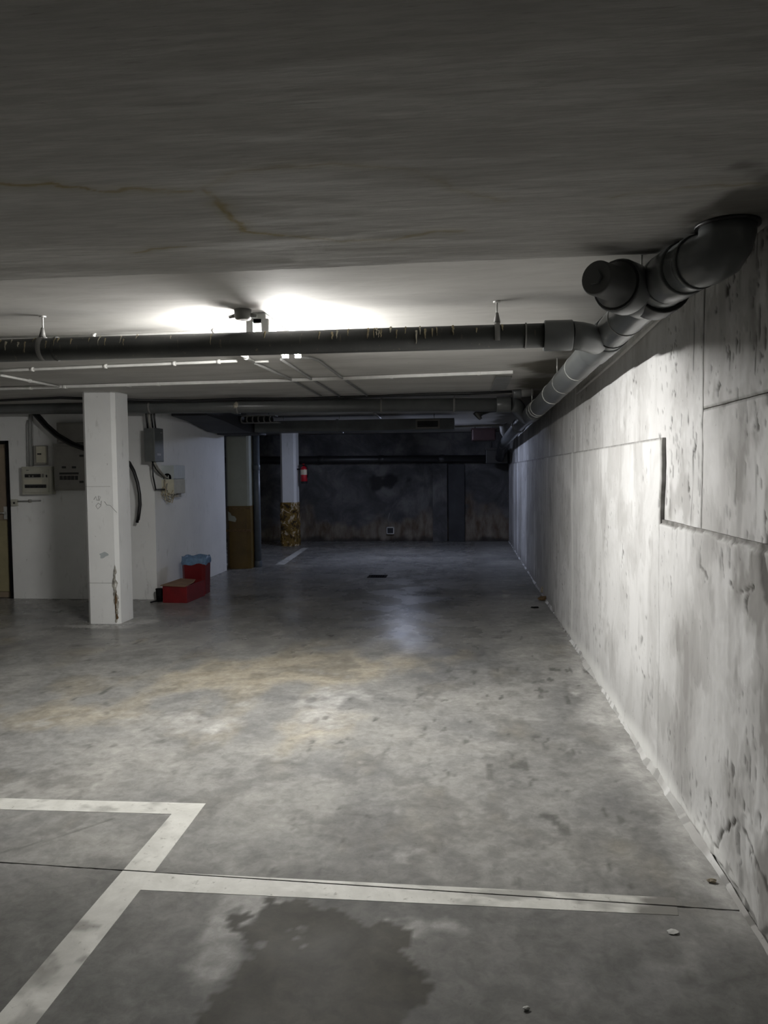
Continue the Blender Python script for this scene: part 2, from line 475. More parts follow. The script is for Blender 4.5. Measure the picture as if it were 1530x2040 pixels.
def slab(side):
    xs = np.concatenate([np.arange(XL, -3.2, .10), np.arange(-3.2, 1.0, .017), [1.0]])
    if side > 0:
        T = spaced(0, 1, .0014, .0052)
        X, S = np.meshgrid(xs, T, indexing='ij')
        y0 = jy(X) + GAP
        Y = y0 + (YB + .1 - y0) * S
    else:
        T = np.concatenate([np.linspace(0, .62, 22)[:-1], np.linspace(.62, 1, 110)])
        X, S = np.meshgrid(xs, T, indexing='ij')
        y1 = jy(X) - GAP
        Y = YN + (y1 - YN) * S
    edge = np.abs(Y - jy(X))
    Y = Y + np.sign(Y - jy(X)) * np.where(edge < .01, (fbm(X * 40, X * 0, 3, 11 + side) - .35) * .004, 0)
    Z = np.zeros_like(X)
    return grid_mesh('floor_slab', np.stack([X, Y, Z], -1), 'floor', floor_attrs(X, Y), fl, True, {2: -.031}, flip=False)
slab(1); slab(-1)

# ------------------------------------------------------------------ ceiling and the lower slab overhead
ce = MB().box((XL, YN, ZC + .02), (1.2, YB + .2, ZC + .3)).build('ceiling', 'ceil'); struct(ce, 'pale plaster ceiling of the garage')
pe0, pe1 = at(0, 560, z=ZF), at(1340, 504, z=ZF)
sm_ = (pe1.y - pe0.y) / (pe1.x - pe0.x)
se = lambda x: pe0.y + sm_ * (x - pe0.x)
xs = np.concatenate([np.arange(XL, -3, .15), np.arange(-3, 1.05, .03), [1.05]])
ys = np.concatenate([np.arange(2.4, 10, .04), np.arange(10, YB + .15, .12), [YB + .15]])
X, Y = np.meshgrid(xs, ys, indexing='ij')
nn = fbm(X * 2.5, Y * 2.5, 5, 2)
dark_area = sstep(.55, 1.0, np.exp(-((X - .8) / .38) ** 2) * sstep(4.2, 6.5, Y) * 1.2 + (nn - .5) * .9) * .85  # ceiling darker along the drain pipe on the right
dark_area = np.maximum(dark_area, .35 * sstep(.6, .9, np.exp(-((X + 3) / 1.6) ** 2) * sstep(7.2, 8.6, Y) + (nn - .5) * .8))  # and darker towards the far left
g = grid_mesh('ceiling_plaster', np.stack([X, Y, ZC + .004 + (fbm(X * 1.2, Y * 2.0, 4, 4) - .5) * .005], -1), 'ceil', dict(dark_area=dark_area), ce, True, {2: ZC + .05}, flip=True)

xs = np.concatenate([np.arange(XL, -2.4, .2), np.arange(-2.4, 1.0, .012), [1.0]])
S = np.concatenate([np.linspace(0, .62, 16)[:-1], np.linspace(.62, 1, 230)])
X, SS = np.meshgrid(xs, S, indexing='ij')
jag = (fbm(X * 14, X * 0, 4, 9) - .5) * .010
Y = YN + (se(X) + jag - YN) * SS
pc = lambda pts: [(lambda p: (p.x, p.y))(at(a, b, z=ZF)) for a, b in pts]
wx = X + (fbm(X * 12, Y * 12, 3, 31) - .5) * .05; wy = Y + (fbm(X * 12, Y * 12, 3, 37) - .5) * .05
lines = [[(-200, 372), (60, 368), (120, 364)], [(130, 371), (240, 380), (330, 378), (370, 384)], [(395, 380), (430, 400), (470, 435), (500, 462), (560, 470)],
         [(500, 462), (640, 478), (780, 480), (850, 466), (915, 463)], [(265, 500), (310, 492), (370, 487)], [(390, 378), (460, 345), (600, 324), (760, 330), (850, 350), (900, 372)],
         [(900, 372), (1000, 398)], [(1230, 392), (1330, 380), (1420, 368), (1530, 366)]]
amp = [.8, .8, .75, .45, .55, .35, .3, .4]
stain = np.zeros_like(X)
for L_, a_ in zip(lines, amp):
    d = polydist(wx, wy, pc(L_))
    stain = np.maximum(stain, a_ * (.8 * sstep(.016, .003, d) + .30 * sstep(.060, .01, d)) * np.clip(.05 + 1.7 * fbm(X * 6, Y * 6, 4, 41), 0, 1.2))
dark_area = sstep(.35, .9, np.exp(-(((X - .86) / .20) ** 2 + ((Y - 2.5) / .42) ** 2)) * 1.1 + (fbm(X * 7, Y * 7, 4, 6) - .5) * .7) * .8  # slab darker around the pipe elbow
g = grid_mesh('ceiling_lower', np.stack([X, Y, ZF + (fbm(X * 1.1, Y * 5, 5, 17) - .5) * .008], -1), 'slab', dict(stain=np.clip(stain, 0, 1), dark_area=dark_area), None, True, {2: ZC - .001}, flip=True)
struct(g, 'lower stained slab of the ceiling over the viewer')

# ------------------------------------------------------------------ right wall: cast panels; the lower layer stands 25 mm proud
wr = MB().box((XU + .02, YN, 0), (1.25, YB + .2, ZC + .02)).build('wall_right', 'joint'); struct(wr, 'whitewashed rough concrete wall along the right')
YS, ZS, ZL = 3.92, 1.706, 1.300             # step in the lower layer
YV, ZH = 3.33, 1.795                        # fine joints in the upper face


pw = lambda pts: [(lambda p: (p.y, p.z))(at(a, b, x=XW)) for a, b in pts]
WALL_CRACKS = [(pw(p), w_, k_) for p, w_, k_ in (
    ([(1400, 1640), (1412, 1672), (1428, 1698), (1437, 1660), (1450, 1645), (1470, 1628)], .012, 1.0), ([(1424, 1690), (1440, 1740), (1432, 1762)], .012, .9),
    ([(1478, 1655), (1500, 1695), (1530, 1765), (1560, 1860)], .012, .8), ([(1360, 1590), (1372, 1622)], .010, .9), ([(1298, 1515), (1302, 1535)], .006, 1.0),
    ([(1455, 1165), (1480, 1185), (1500, 1175), (1484, 1205), (1492, 1230)], .008, .8), ([(1395, 1088), (1394, 1120), (1410, 1150)], .010, .6), ([(1438, 1095), (1443, 1150)], .010, .6),
    ([(1515, 1105), (1520, 1140), (1528, 1200)], .03, .75), ([(1395, 1240), (1397, 1275)], .005, .8), ([(1276, 1330), (1283, 1350)], .005, .8), ([(1336, 1150), (1338, 1185)], .005, .8),
    ([(1345, 822), (1340, 900), (1339, 950)], .004, .7), ([(1378, 900), (1379, 1018)], .004, .6), ([(1500, 700), (1499, 760)], .005, .7), ([(1455, 775), (1453, 830)], .005, .8),
    ([(1418, 630), (1417, 690)], .004, .8), ([(1522, 985), (1526, 1030)], .006, .8), ([(1405, 720), (1398, 800)], .004, .7), ([(1300, 800), (1301, 830)], .004, .7))]


def wall_panel(y0, y1, z0, z1, x0, res, chips=(0, 0, 0, 0), seed=1.0, gap=(.002,) * 4):
    """chips: how broken the border is at y0, y1, z0, z1 (metres)"""
    ny = max(6, int((y1 - y0) / res)); nz = max(6, int((z1 - z0) / res))
    if isinstance(res, float) and y0 < 0:
        u = np.concatenate([np.arange(y0, 1.9, .15), np.linspace(1.9, y1, int((y1 - 1.9) / res))])
    else:
        u = np.linspace(y0, y1, ny)
    Y, Z = np.meshgrid(u, np.linspace(z0, z1, nz), indexing='ij')
    n1 = fbm(Y * 1.6, Z * 1.6, 4, 1.0); n2 = fbm(Y * 11, Z * 6, 4, 2.0); n3 = fbm(Y * 34, Z * 16, 3, 3.0)
    hgt = (n1 - .5) * .012 + (n2 - .5) * .005 + (n3 - .5) * .002
    # drip runs, pits and bruises in the surface
    zone = np.maximum(sstep(.52, .75, fbm(Y * 1.7, Z * 1.5, 3, 6.0)) * (.35 + .65 * sstep(4.6, 3.2, Y)), .8 * sstep(3.3, 2.7, Y) * sstep(.35, .6, fbm(Y * 4, Z * 3, 3, 66.0)))
    pit = sstep(.82, .90, fbm(Y * 62, Z * 13, 3, 5.0)) * zone
    pit = np.maximum(pit, .9 * sstep(.80, .88, fbm(Y * 46, Z * 24, 3, 15.0)) * sstep(.66, .80, fbm(Y * 2.6, Z * 2.0, 3, 16.0)))
    for L_, w0_, k_ in WALL_CRACKS:
        dd = polydist(Y + (n2 - .5) * .03, Z + (n2 - .5) * .03, L_)
        pit = np.maximum(pit, k_ * sstep(w0_, w0_ * .35, dd + (n3 - .5) * w0_ * 1.6))
    low = sstep(.62, .12, Z) * sstep(4.0, 2.6, Y)
    scab = sstep(.66, .78, fbm(Y * 7, Z * 4.5, 4, 7.0) * (.72 + .5 * low))
    hgt = hgt - pit * .006 - scab * .007 * (.4 + low)
    patch = fbm(Y * 2.7 + n2 * .5, Z * 2.3 + n3 * .3, 4, 18.0)
    grime_shade = .22 * sstep(.52, .58, patch) + .16 * sstep(.66, .70, patch) + .45 * sstep(.50, .85, fbm(Y * 2.0, Z * 1.4, 5, 8.0)) * sstep(4.3, 3.1, Y) + .22 * sstep(.58, .85, fbm(Y * 9, Z * 1.6, 5, 9.0))
    near = sstep(3.3, 2.5, Y)
    grime_shade = grime_shade + .45 * near * sstep(.45, .62, fbm(Y * 7, Z * 4, 5, 19.0)) + .35 * near * sstep(.5, .6, fbm(Y * 17, Z * 9, 4, 69.0))
    grime_shade = grime_shade + .65 * sstep(.25, .8, np.exp(-(((Y - 2.62) / .35) ** 2 + ((Z - 1.16) / .16) ** 2)) + (n2 - .5))
    grime_shade = grime_shade + .55 * sstep(.3, .9, np.exp(-(((Y - 3.62) / .16) ** 2 + ((Z - 1.42) / .11) ** 2)) * 1.3 + (n2 - .5) * 1.2) * (Z > ZL) * (Y < YS)
    # shade bands of the far pipes, painted down the far half
    grime_shade = grime_shade + .75 * sstep(.45, .62, fbm(Y * 2.6, Z * .15, 4, 10.0)) * sstep(7.6, 9.2, Y)
    grime_shade = grime_shade + .8 * sstep(.16, .0, Z + (n2 - .5) * .25) * sstep(6.0, 9.0, Y)
    for yy, ww in ((3.47, .006), (3.20, .004), (2.92, .005), (2.75, .004), (7.05, .02), (7.5, .012)):
        run = np.exp(-((Y - yy - (fbm(Z * 3, Z * 0, 3, yy) - .5) * .02) / ww) ** 2) * sstep(1.22, 1.5, Z + (n2 - .5) * .3) * (yy < 4)
        pit = np.maximum(pit, run * sstep(.40, .62, fbm(Y * 5, Z * 9, 3, yy + 1)))
        if yy > 4: grime_shade = grime_shade + .0
    lime = sstep(.10, .0, Z - .02 - .06 * fbm(Y * 3, Z * 0, 4, 12.0)) * sstep(2.5, 3.2, Y) * sstep(8.5, 7.0, Y) * .8
    lime = np.maximum(lime, .7 * np.exp(-((Y - 7.02) / .05) ** 2))
    b = [Y - y0, y1 - Y, Z - z0, z1 - Z]
    for dist, w_, k in zip(b, chips, range(4)):
        if w_ > 0:
            rag = w_ * (.15 + 1.7 * fbm(Y * 5, Z * 5, 5, 20 + k) + .7 * (fbm(Y * 9.3 + Z * 3.1, Z * 11, 5, 25 + k) - .5))
            rag = np.maximum(rag, .001)
            cut = sstep(rag, rag * .7, dist)
            hgt = hgt - cut * min(.012, w_ * .5)
            pit = np.maximum(pit, cut * np.clip(.30 + .9 * (fbm(Y * 22, Z * 22, 3, 29) - .4), 0, 1))
            grime_shade = np.maximum(grime_shade, cut)
    P = np.stack([x0 - hgt, Y, Z], -1)
    return grid_mesh('concrete_panel', P, 'rwall', dict(grime_shade=np.clip(grime_shade, 0, 1), pit=np.clip(pit, 0, 1), lime=np.clip(lime, 0, 1)), wr, True, {0: XU + .022}, flip=False)


wall_panel(YS, 9.5, -.01, ZS - .002, XW, .014, (.012, 0, .02, .006))
wall_panel(YN, YS, -.01, ZL, XW, .0085, (0, 0, .03, .026))
wall_panel(YV + .0015, YS + .03, ZL - .02, ZC, XU, .012, (.004, 0, 0, 0))
wall_panel(YN, YV - .0015, ZL - .02, ZH - .0015, XU, .011, (0, .004, 0, .004))
wall_panel(YN, YV - .0015, ZH + .0015, ZF + .01, XU, .012, (0, .004, .004, 0))
wall_panel(YS + .0305, 9.5, ZS - .02, ZC, XU, .016)
wall_panel(9.503, YB + .05, -.01, ZS - .004, XW, .03, (0, 0, .02, .004))
wall_panel(9.503, YB + .05, ZS - .02, ZC, XU, .03)

# lime and mortar crust in the angle between wall and floor
yy = np.arange(1.5, YB, .009)
w_ = .004 + .034 * fbm(yy * 3.4, yy * 0, 5, 51) ** 2 + .012 * vnoise(yy * 38, yy * 0, 52) * vnoise(yy * 9, yy * 0, 53)
h_ = .006 + .034 * fbm(yy * 3.0, yy * 0, 5, 55) ** 2 + .012 * vnoise(yy * 33, yy * 0, 56) * vnoise(yy * 8, yy * 0, 57)
w_ = w_ * (.35 + .65 * sstep(2.9, 3.8, yy)); h_ = h_ * (.35 + .65 * sstep(2.9, 3.8, yy))
P = np.stack([np.stack([XW - w_ - .002, yy, yy * 0 - .002], -1), np.stack([XW - w_ * .55, yy, h_ * .35], -1), np.stack([XW - w_ * .2, yy, h_ * .8], -1), np.stack([XW + .012 + 0 * w_, yy, h_ * 1.2 + .004], -1)], 0)
bb = grid_mesh('baseboard_right', P, 'rwall', dict(grime_shade=np.stack([np.maximum(sstep(.40, .65, fbm(yy * 3, yy * 0, 4, 58)), sstep(3.2, 2.6, yy))] * 4, 0), pit=np.stack([.6 * sstep(.6, .7, fbm(yy * 12, yy * 0, 3, 59))] * 4, 0), lime=np.stack([.30 * sstep(7.5, 6, yy) * sstep(2.7, 3.6, yy)] * 4, 0)))
struct(bb, 'crumbling mortar edge where the right wall meets the floor')

# ------------------------------------------------------------------ far wall
xs = np.arange(XL, 1.06, .035); zs = np.arange(0, ZC + .03, .03)
X, Z = np.meshgrid(xs, zs, indexing='ij')
n1 = fbm(X * 1.6, Z * 1.6, 5, 61); n2 = fbm(X * 5, Z * 5, 4, 62)
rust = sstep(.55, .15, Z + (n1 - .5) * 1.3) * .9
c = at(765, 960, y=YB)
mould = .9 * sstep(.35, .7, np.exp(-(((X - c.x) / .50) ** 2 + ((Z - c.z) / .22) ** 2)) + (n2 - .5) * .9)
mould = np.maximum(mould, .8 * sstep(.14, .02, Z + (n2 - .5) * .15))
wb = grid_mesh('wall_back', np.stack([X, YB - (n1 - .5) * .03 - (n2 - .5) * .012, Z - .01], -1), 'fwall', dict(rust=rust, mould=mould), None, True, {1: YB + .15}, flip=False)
struct(wb, 'dark stained concrete wall at the far end')
a, b_ = at(862, 1000, y=YB - .1), at(891, 1000, y=YB - .1)
MB().box((a.x, YB - .10, 0), (b_.x, YB + .05, 1.72), .012).build('pilaster', 'fwall', wb)
a, b_ = at(893, 1000, y=YB - .1), at(926, 1000, y=YB - .1)
MB().box((a.x, YB - .045, 0), (b_.x, YB + .05, 1.70), .012).build('pilaster', 'duct_dark', wb)
# small framed hatch in the far wall
a, b_ = at(770, 1050, y=YB - .05), at(785, 1064, y=YB - .05)
x0, x1, z0, z1 = a.x, b_.x, b_.z, a.z
hatch = thing('wall_hatch', 'small square pale-framed hatch low on the far wall', 'hatch', ((x0 + x1) / 2, YB - .05, z0))
for lo, hi in (((x0, z0), (x1, z0 + .018)), ((x0, z1 - .018), (x1, z1)), ((x0, z0), (x0 + .018, z1)), ((x1 - .018, z0), (x1, z1))):
    MB().box((lo[0], YB - .065, lo[1]), (hi[0], YB + .03, hi[1]), .003).build('frame_bar', 'conduit', hatch)
MB().box((x0 + .015, YB - .052, z0 + .015), (x1 - .015, YB + .03, z1 - .015)).build('hatch_panel', 'duct_dark', hatch)
MB().tube([at(776, 1049, y=YB - .04), at(773, 1035, y=YB - .04), at(776, 1022, y=YB - .04)], .006, 8).build('wire', 'conduit_grey', hatch)

# unseen walls that close the garage
o = MB().box((XL - .2, YN, 0), (XL, YB + .2, ZC + .02)).build('wall_left', 'white'); struct(o, 'white painted wall closing the garage on the left')
o = MB().box((XL, YN - .2, 0), (1.25, YN, ZC + .02)).build('wall_rear', 'white'); struct(o, 'white painted wall behind the viewer')

# ------------------------------------------------------------------ electrical room block with its door
dr, dtop = at(21, 1000, y=YP).x, at(10, 878, y=YP).z
dl = dr - .88
m = MB()
m.box((dr, YP, 0), (XS, YP + .22, ZC + .02)); m.box((XL, YP, 0), (dl, YP + .22, ZC + .02)); m.box((dl, YP, dtop), (dr, YP + .22, ZC + .02))
o = m.build('wall_partition', 'white'); struct(o, 'white partition wall carrying the electrical panels')
o = MB().box((XS - .2, YP + .22, 0), (XS, YP2, ZC + .02)).build('wall_side', 'white'); struct(o, 'white side wall behind the red bin')
o = MB().box((XL, YP2 - .2, 0), (XS - .2, YP2, ZC + .02)).build('wall_inner', 'white'); struct(o, 'rear wall of the electrical room')
door = thing('door_1', 'brown door at the left edge beside the electrical panel', 'door', ((dl + dr) / 2, YP, 0)); door['kind'] = 'structure'
del door['category']
MB().box((dl + .04, YP + .05, .005), (dr - .04, YP + .09, dtop - .04)).build('door_leaf', 'wood', door)
zr = at(5, 1032, y=YP).z
MB().box((dl + .07, YP + .035, zr + .05), (dr - .07, YP + .05, dtop - .09), .006).build('door_panel', 'wood', door)
MB().box((dl + .07, YP + .035, .08), (dr - .07, YP + .05, zr - .03), .006).build('door_panel', 'wood_low', door)
for lo, hi in (((dl, 0), (dl + .04, dtop)), ((dr - .04, 0), (dr, dtop)), ((dl, dtop - .04), (dr, dtop))):
    MB().box((lo[0], YP - .01, lo[1]), (hi[0], YP + .10, hi[1]), .004).build('door_frame', 'iron', door)
MB().box((dr - .11, YP + .02, 1.0), (dr - .06, YP + .04, 1.16), .004).tube([(dr - .085, YP + .035, 1.08), (dr - .085, YP - .01, 1.08), (dr - .19, YP - .012, 1.08)], .010, 10).build('door_handle', 'steel', door)

# ================================================================== PILLARS
PX0, PX1 = -3.905, -3.555
def chamfered(x0, x1, y0, y1, ch):
    return [(x0 + ch, y0), (x1 - ch, y0), (x1, y0 + ch), (x1, y1 - ch), (x1 - ch, y1), (x0 + ch, y1), (x0, y1 - ch), (x0, y0 + ch)]

p1 = thing('pillar', 'white square concrete pillar with chipped corner nearest the viewer', 'pillar', (PX0 + .18, 8.18, 0), 'row of square pillars')
y0 = at(200, 1243, z=0).y
MB().prism(chamfered(PX0, PX1, y0, y0 + .36, .035), 0, ZC + .01).build('shaft', 'white', p1)
# chipped arris: a ragged scar where the plaster has broken off the corner
def scar(z0_, z1_, wmax, name, mat, seed, off=0.0, lift=.003):
    nn_ = 46; L_, R_ = [], []
    for i in range(nn_ + 1):
        z = z0_ + (z1_ - z0_) * i / nn_
        tap = min(1, (nn_ - i) / 9, i / 3 + .4)
        fL = float(fbm(np.array([z * 14.0]), np.array([0.3]), 4, seed)[0]); fR = float(fbm(np.array([z * 16.0]), np.array([0.7]), 4, seed + 1)[0])
        xc_ = PX1 - .035 + off
        L_.append((xc_ - wmax * max(.08, fL) * tap, y0 - lift, z))
        xr = max(.001, wmax * .8 * max(.05, fR - .2) * tap)
        R_.append((xc_ + xr, y0 + max(0, xr + off) - lift, z))
    M_ = [((a[0] + b[0]) / 2, min(a[1], b[1]) - .004, a[2]) for a, b in zip(L_, R_)]
    V = L_ + M_ + R_; n_ = nn_ + 1
    Fs = [[r_ * n_ + i, (r_ + 1) * n_ + i, (r_ + 1) * n_ + i + 1, r_ * n_ + i + 1] for r_ in range(2) for i in range(nn_)]
    return MB().add(V, Fs).build(name, mat, p1)
scar(.015, .62, .055, 'chipped_scar', 'scar', 5)
scar(.05, .34, .020, 'dark_chip', 'brownrub', 9, .006, .006)
scar(.36, .50, .018, 'dark_chip', 'scar', 12, -.01, .006)
MB().box((PX0 + .02, y0 - .002, 1.425), (PX1 - .06, y0 + .004, 1.428)).build('formwork_line', 'panelgrey', p1)
MB().box((PX0 + .02, y0 - .002, .425), (PX1 - .06, y0 + .004, .429)).build('formwork_line', 'panelgrey', p1)
cc = at(206, 1106, y=y0)
pts = [cc + Vector((math.cos(a) * .045 * (1 + .3 * math.sin(3 * a + 1)), -.001, math.sin(a) * .030 * (1 + .35 * math.sin(2 * a)))) for a in [k_ * math.pi / 9 for k_ in range(18)]]
MB().add(pts + [p + Vector((0, .01, 0)) for p in pts], [list(range(18)), list(range(18, 36))[::-1]] + [[k_, (k_ + 1) % 18, 18 + (k_ + 1) % 18, 18 + k_] for k_ in range(18)]).build('grey_stain', 'bluewhite', p1)
# pencilled scribble
def scrib(pts, r=.003): return MB().tube([at(a, b, y=y0 - .001) for a, b in pts], r, 5).build('scribble', 'conduit_grey', p1)
scrib([(187, 995), (191, 989), (193, 996), (198, 997), (200, 990), (196, 988), (197, 996)])
scrib([(202, 998), (201, 1008), (195, 1014), (191, 1008), (196, 1002), (201, 1006)])
scrib([(208, 999), (213, 1006), (220, 1007), (229, 1017), (233, 1021)], .0025)
# second pillar: pale green-white with smooth ochre dado, half behind the wall end
y2 = at(470, 1133, z=0).y
x20, x21 = at(453, 1130, y=y2).x, at(499, 1130, y=y2).x
zb2 = at(475, 1008, y=y2).z
p2 = thing('pillar', 'pale pillar with smooth dark ochre lower half beside grey drop pipe', 'pillar', ((x20 + x21) / 2, y2 + .18, 0), 'row of square pillars')
MB().prism(chamfered(x20 + .004, x21 - .004, y2 + .004, y2 + .35, .03), zb2, ZC + .01).build('shaft', 'greenwhite', p2)
MB().prism(chamfered(x20 - .004, x21 + .004, y2 - .004, y2 + .36, .05), 0, zb2).build('painted_dado', 'ochre', p2)
pts = [at(a, b, y=y2 - .005) for a, b in ((454, 1019), (459, 1022), (461, 1027), (468, 1029), (471, 1034), (469, 1040), (455, 1037))]
n = len(pts); MB().add(pts + [p + Vector((0, .01, 0)) for p in pts], [list(range(n)), list(range(n, 2 * n))[::-1]] + [[k, (k + 1) % n, n + (k + 1) % n, n + k] for k in range(n)]).build('bare_patch', 'greenwhite', p2)
MB().box((x20 - .008, y2 - .008, zb2 - .05), (x21 + .008, y2 + .02, zb2 - .035)).build('dado_line', 'brownrub', p2)
MB().box((x20 - .008, y2 - .008, .60), (x21 + .008, y2 + .02, .64), .004).build('dado_band', 'brownrub', p2)

# third pillar: white with peeling ochre dado
y3 = at(575, 1088, z=0).y
x30, x31 = at(559, 1000, y=y3).x, at(590, 1000, y=y3).x
zb3 = at(578, 1001, y=y3).z
p3 = thing('pillar', 'white far pillar with peeling ochre paint on its lower part', 'pillar', ((x30 + x31) / 2, y3 + .18, 0), 'row of square pillars')
MB().prism(chamfered(x30, x31, y3, y3 + .36, .045), zb3, ZC + .01).build('shaft', 'white', p3)
# dado as a rough jacket
nz, na = 40, 64
ring = chamfered(x30 - .012, x31 + .012, y3 - .012, y3 + .37, .05)
per = []
for i in range(8):
    a, b_ = Vector(ring[i]), Vector(ring[(i + 1) % 8])
    for k in range(8): per.append(a.lerp(b_, k / 8))
V, Fs = [], []
cen = Vector(((x30 + x31) / 2, y3 + .18))
for j in range(nz + 1):
    for i, p in enumerate(per):
        d = (p - cen).normalized(); z = zb3 * j / nz
        f = float(fbm(np.array([i * .22]), np.array([z * 9.0]), 3, 71)[0])
        f = math.floor(f * 6) / 6 * .05 - .022
        q = p + d * f * (1 if j < nz - 2 else .3)
        V.append((q.x, q.y, z))
for j in range(nz):
    for i in range(na): Fs.append([j * na + i, j * na + (i + 1) % na, (j + 1) * na + (i + 1) % na, (j + 1) * na + i])
Fs.append([nz * na + i for i in range(na)])
MB().add(V, Fs).build('peeling_dado', 'peel', p3)

# grey drop pipe beside the second pillar
yd = at(515, 1129, z=0).y
xd = at(514, 1100, y=yd).x
dp = thing('drop_pipe', 'blue-grey vertical drop pipe standing beside the ochre pillar', 'pipe', (xd, yd, 0))
MB().tube([(xd, yd, .0), (xd, yd, 2.17)], .055, 20).build('pipe_run', 'post', dp)
MB().sleeve((xd, yd, 0), (xd, yd, .10), .064).build('foot_collar', 'post', dp)
MB().sleeve((xd, yd, 1.6), (xd, yd, 1.68), .062).build('coupling', 'post', dp)

# ================================================================== FLOOR MARKINGS
def clip(poly, side):
    out = []
    f = lambda p: (p[1] - jy(p[0])) * side - GAP * 1.1
    for i in range(len(poly)):
        a, b = poly[i], poly[(i + 1) % len(poly)]
        fa, fb = f(a), f(b)
        if fa >= 0: out.append(a)
        if (fa >= 0) != (fb >= 0):
            t_ = fa / (fa - fb); out.append((a[0] + t_ * (b[0] - a[0]), a[1] + t_ * (b[1] - a[1])))
    return out


def line_mark(pxpoly, label, z1=.0012, wear=None, name='parking_line'):
    poly = [(lambda p: (p.x, p.y))(at(a, b, z=0)) for a, b in pxpoly]
    o = None; root = None
    pieces = [pc_ for pc_ in (clip(poly, 1), clip(poly, -1)) if len(pc_) > 2]
    for k, pc_ in enumerate(pieces):
        # dense strip so that wear can follow the paint
        bm = bmesh.new()
        vs_ = [bm.verts.new((x, y, z1)) for x, y in pc_]; fc = bm.faces.new(vs_)
        bmesh.ops.triangulate(bm, faces=bm.faces)
        for _ in range(9):
            long_ = [e for e in bm.edges if e.calc_length() > .035]
            if not long_: break
            bmesh.ops.subdivide_edges(bm, edges=long_, cuts=1); bmesh.ops.triangulate(bm, faces=bm.faces)
        ret = bmesh.ops.extrude_face_region(bm, geom=list(bm.faces))
        for g_ in ret['geom']:
            if isinstance(g_, bmesh.types.BMVert): g_.co.z = -.001
        bmesh.ops.recalc_face_normals(bm, faces=bm.faces)
        me = bpy.data.meshes.new(name); bm.to_mesh(me); bm.free(); me.materials.append(M['paint'])
        co = np.zeros(len(me.vertices) * 3, np.float32); me.vertices.foreach_get('co', co); co = co.reshape(-1, 3)
        wv = np.zeros(len(co)) if wear is None else wear(co[:, 0], co[:, 1])
        at_ = me.attributes.new('wear', 'FLOAT', 'POINT'); at_.data.foreach_set('value', wv.astype(np.float32))
        if len(pieces) == 1:
            o = bpy.data.objects.new(name, me); C.objects.link(o); tag(o, label, 'floor line', 'white parking lines')
        else:
            if root is None: root = thing(name, label, 'floor line', (poly[0][0], poly[0][1], 0), 'white parking lines')
            o = bpy.data.objects.new('paint_strip', me); C.objects.link(o); o.parent = root; o.location = -root.location
    return root or o

gen = lambda x, y: .5 * sstep(.58, .78, fbm(x * 9, y * 9, 5, 81))
line_mark([(-900, 1567), (410, 1601), (342, 1622), (-900, 1588)], 'white parking line running left from the corner of the bay', wear=gen)
line_mark([(410, 1601), (308, 1737), (-160, 2338), (-275, 2338), (342, 1622)], 'long slanting white line from the bay corner to the lower left', z1=.0014, wear=lambda x, y: gen(x, y) + .35 * sstep(2.9, 2.3, y) * sstep(.4, .6, fbm(x * 4, y * 4, 4, 82)))
line_mark([(300, 1737), (1345, 1789), (1352, 1824), (275, 1773)], 'worn white cross line running from the slanting line to the right wall', wear=lambda x, y: .6 * sstep(.50, .72, fbm(x * 10, y * 13, 5, 83)) * sstep(-1.2, .2, x) + 1.0 * sstep(.50, .66, x + (fbm(x * 9, y * 9, 4, 84) - .5) * .3))
line_mark([(548, 1125), (603, 1091), (615, 1091), (566, 1125)], 'faint white line on the far floor beside the ochre pillars', wear=gen)

# floor drain grate
g0, g1 = at(731, 1151, z=0), at(771, 1146, z=0)
x0, x1 = g0.x, at(769, 1151, z=0).x; ya, yb = g0.y, g1.y
gr = thing('floor_drain', 'small dark cast-iron drain grate in the far floor', 'drain', ((x0 + x1) / 2, (ya + yb) / 2, 0))
for lo, hi in (((x0, ya), (x1, ya + .03)), ((x0, yb - .03), (x1, yb)), ((x0, ya), (x0 + .03, yb)), ((x1 - .03, ya), (x1, yb))):
    MB().box((*lo, -.01), (*hi, .006), .002).build('frame_bar', 'iron', gr)
nb = 7
for k in range(nb):
    xx = x0 + .04 + (x1 - x0 - .08) * k / (nb - 1)
    MB().box((xx - .008, ya + .02, -.01), (xx + .008, yb - .02, .004), .002).build('grate_bar', 'iron', gr)
MB().box((x0 + .02, ya + .02, -.01), (x1 - .02, yb - .02, .0012)).build('sump', 'void', gr)

# ================================================================== LAMPS
def batten(label, x0, x1, ya, yb, z, tube_mat, far=False):
    t_ = thing('batten_lamp', label, 'lamp', ((x0 + x1) / 2, ya, ZC), 'twin-tube batten lamps')
    xc = (x0 + x1) / 2
    MB().box((xc - .045, ya, ZC - .055), (xc + .045, yb, ZC + .004), .006).build('housing', 'housing', t_)
    for x in (x0, x1):
        for yy_ in (ya + .004, yb - .004):
            MB().box((x - .020, yy_ - .012, z - .024), (x + .020, yy_ + .012, ZC - .03), .005).build('lamp_holder', 'housing', t_)
        tb = MB().tube([(x, ya + .014, z), (x, yb - .014, z)], .014, 14).build('tube', tube_mat, t_)
        for yy_ in (ya + .016, yb - .016):
            MB().tube([(x, yy_ - .012, z), (x, yy_ + .012, z)], .0150, 14).build('tube_cap', 'steel', tb).location = (0, 0, 0)
            ob = tb.children[-1]; ob.location = (0, 0, 0)
    for x in (x0, x1):
        MB().box((min(x, xc) - .002, ya, ZC - .05), (max(x, xc) + .002, ya + .02, ZC - .03)).build('arm', 'housing', t_)
        MB().box((min(x, xc) - .002, yb - .02, ZC - .05), (max(x, xc) + .002, yb, ZC - .03)).build('arm', 'housing', t_)
    return t_

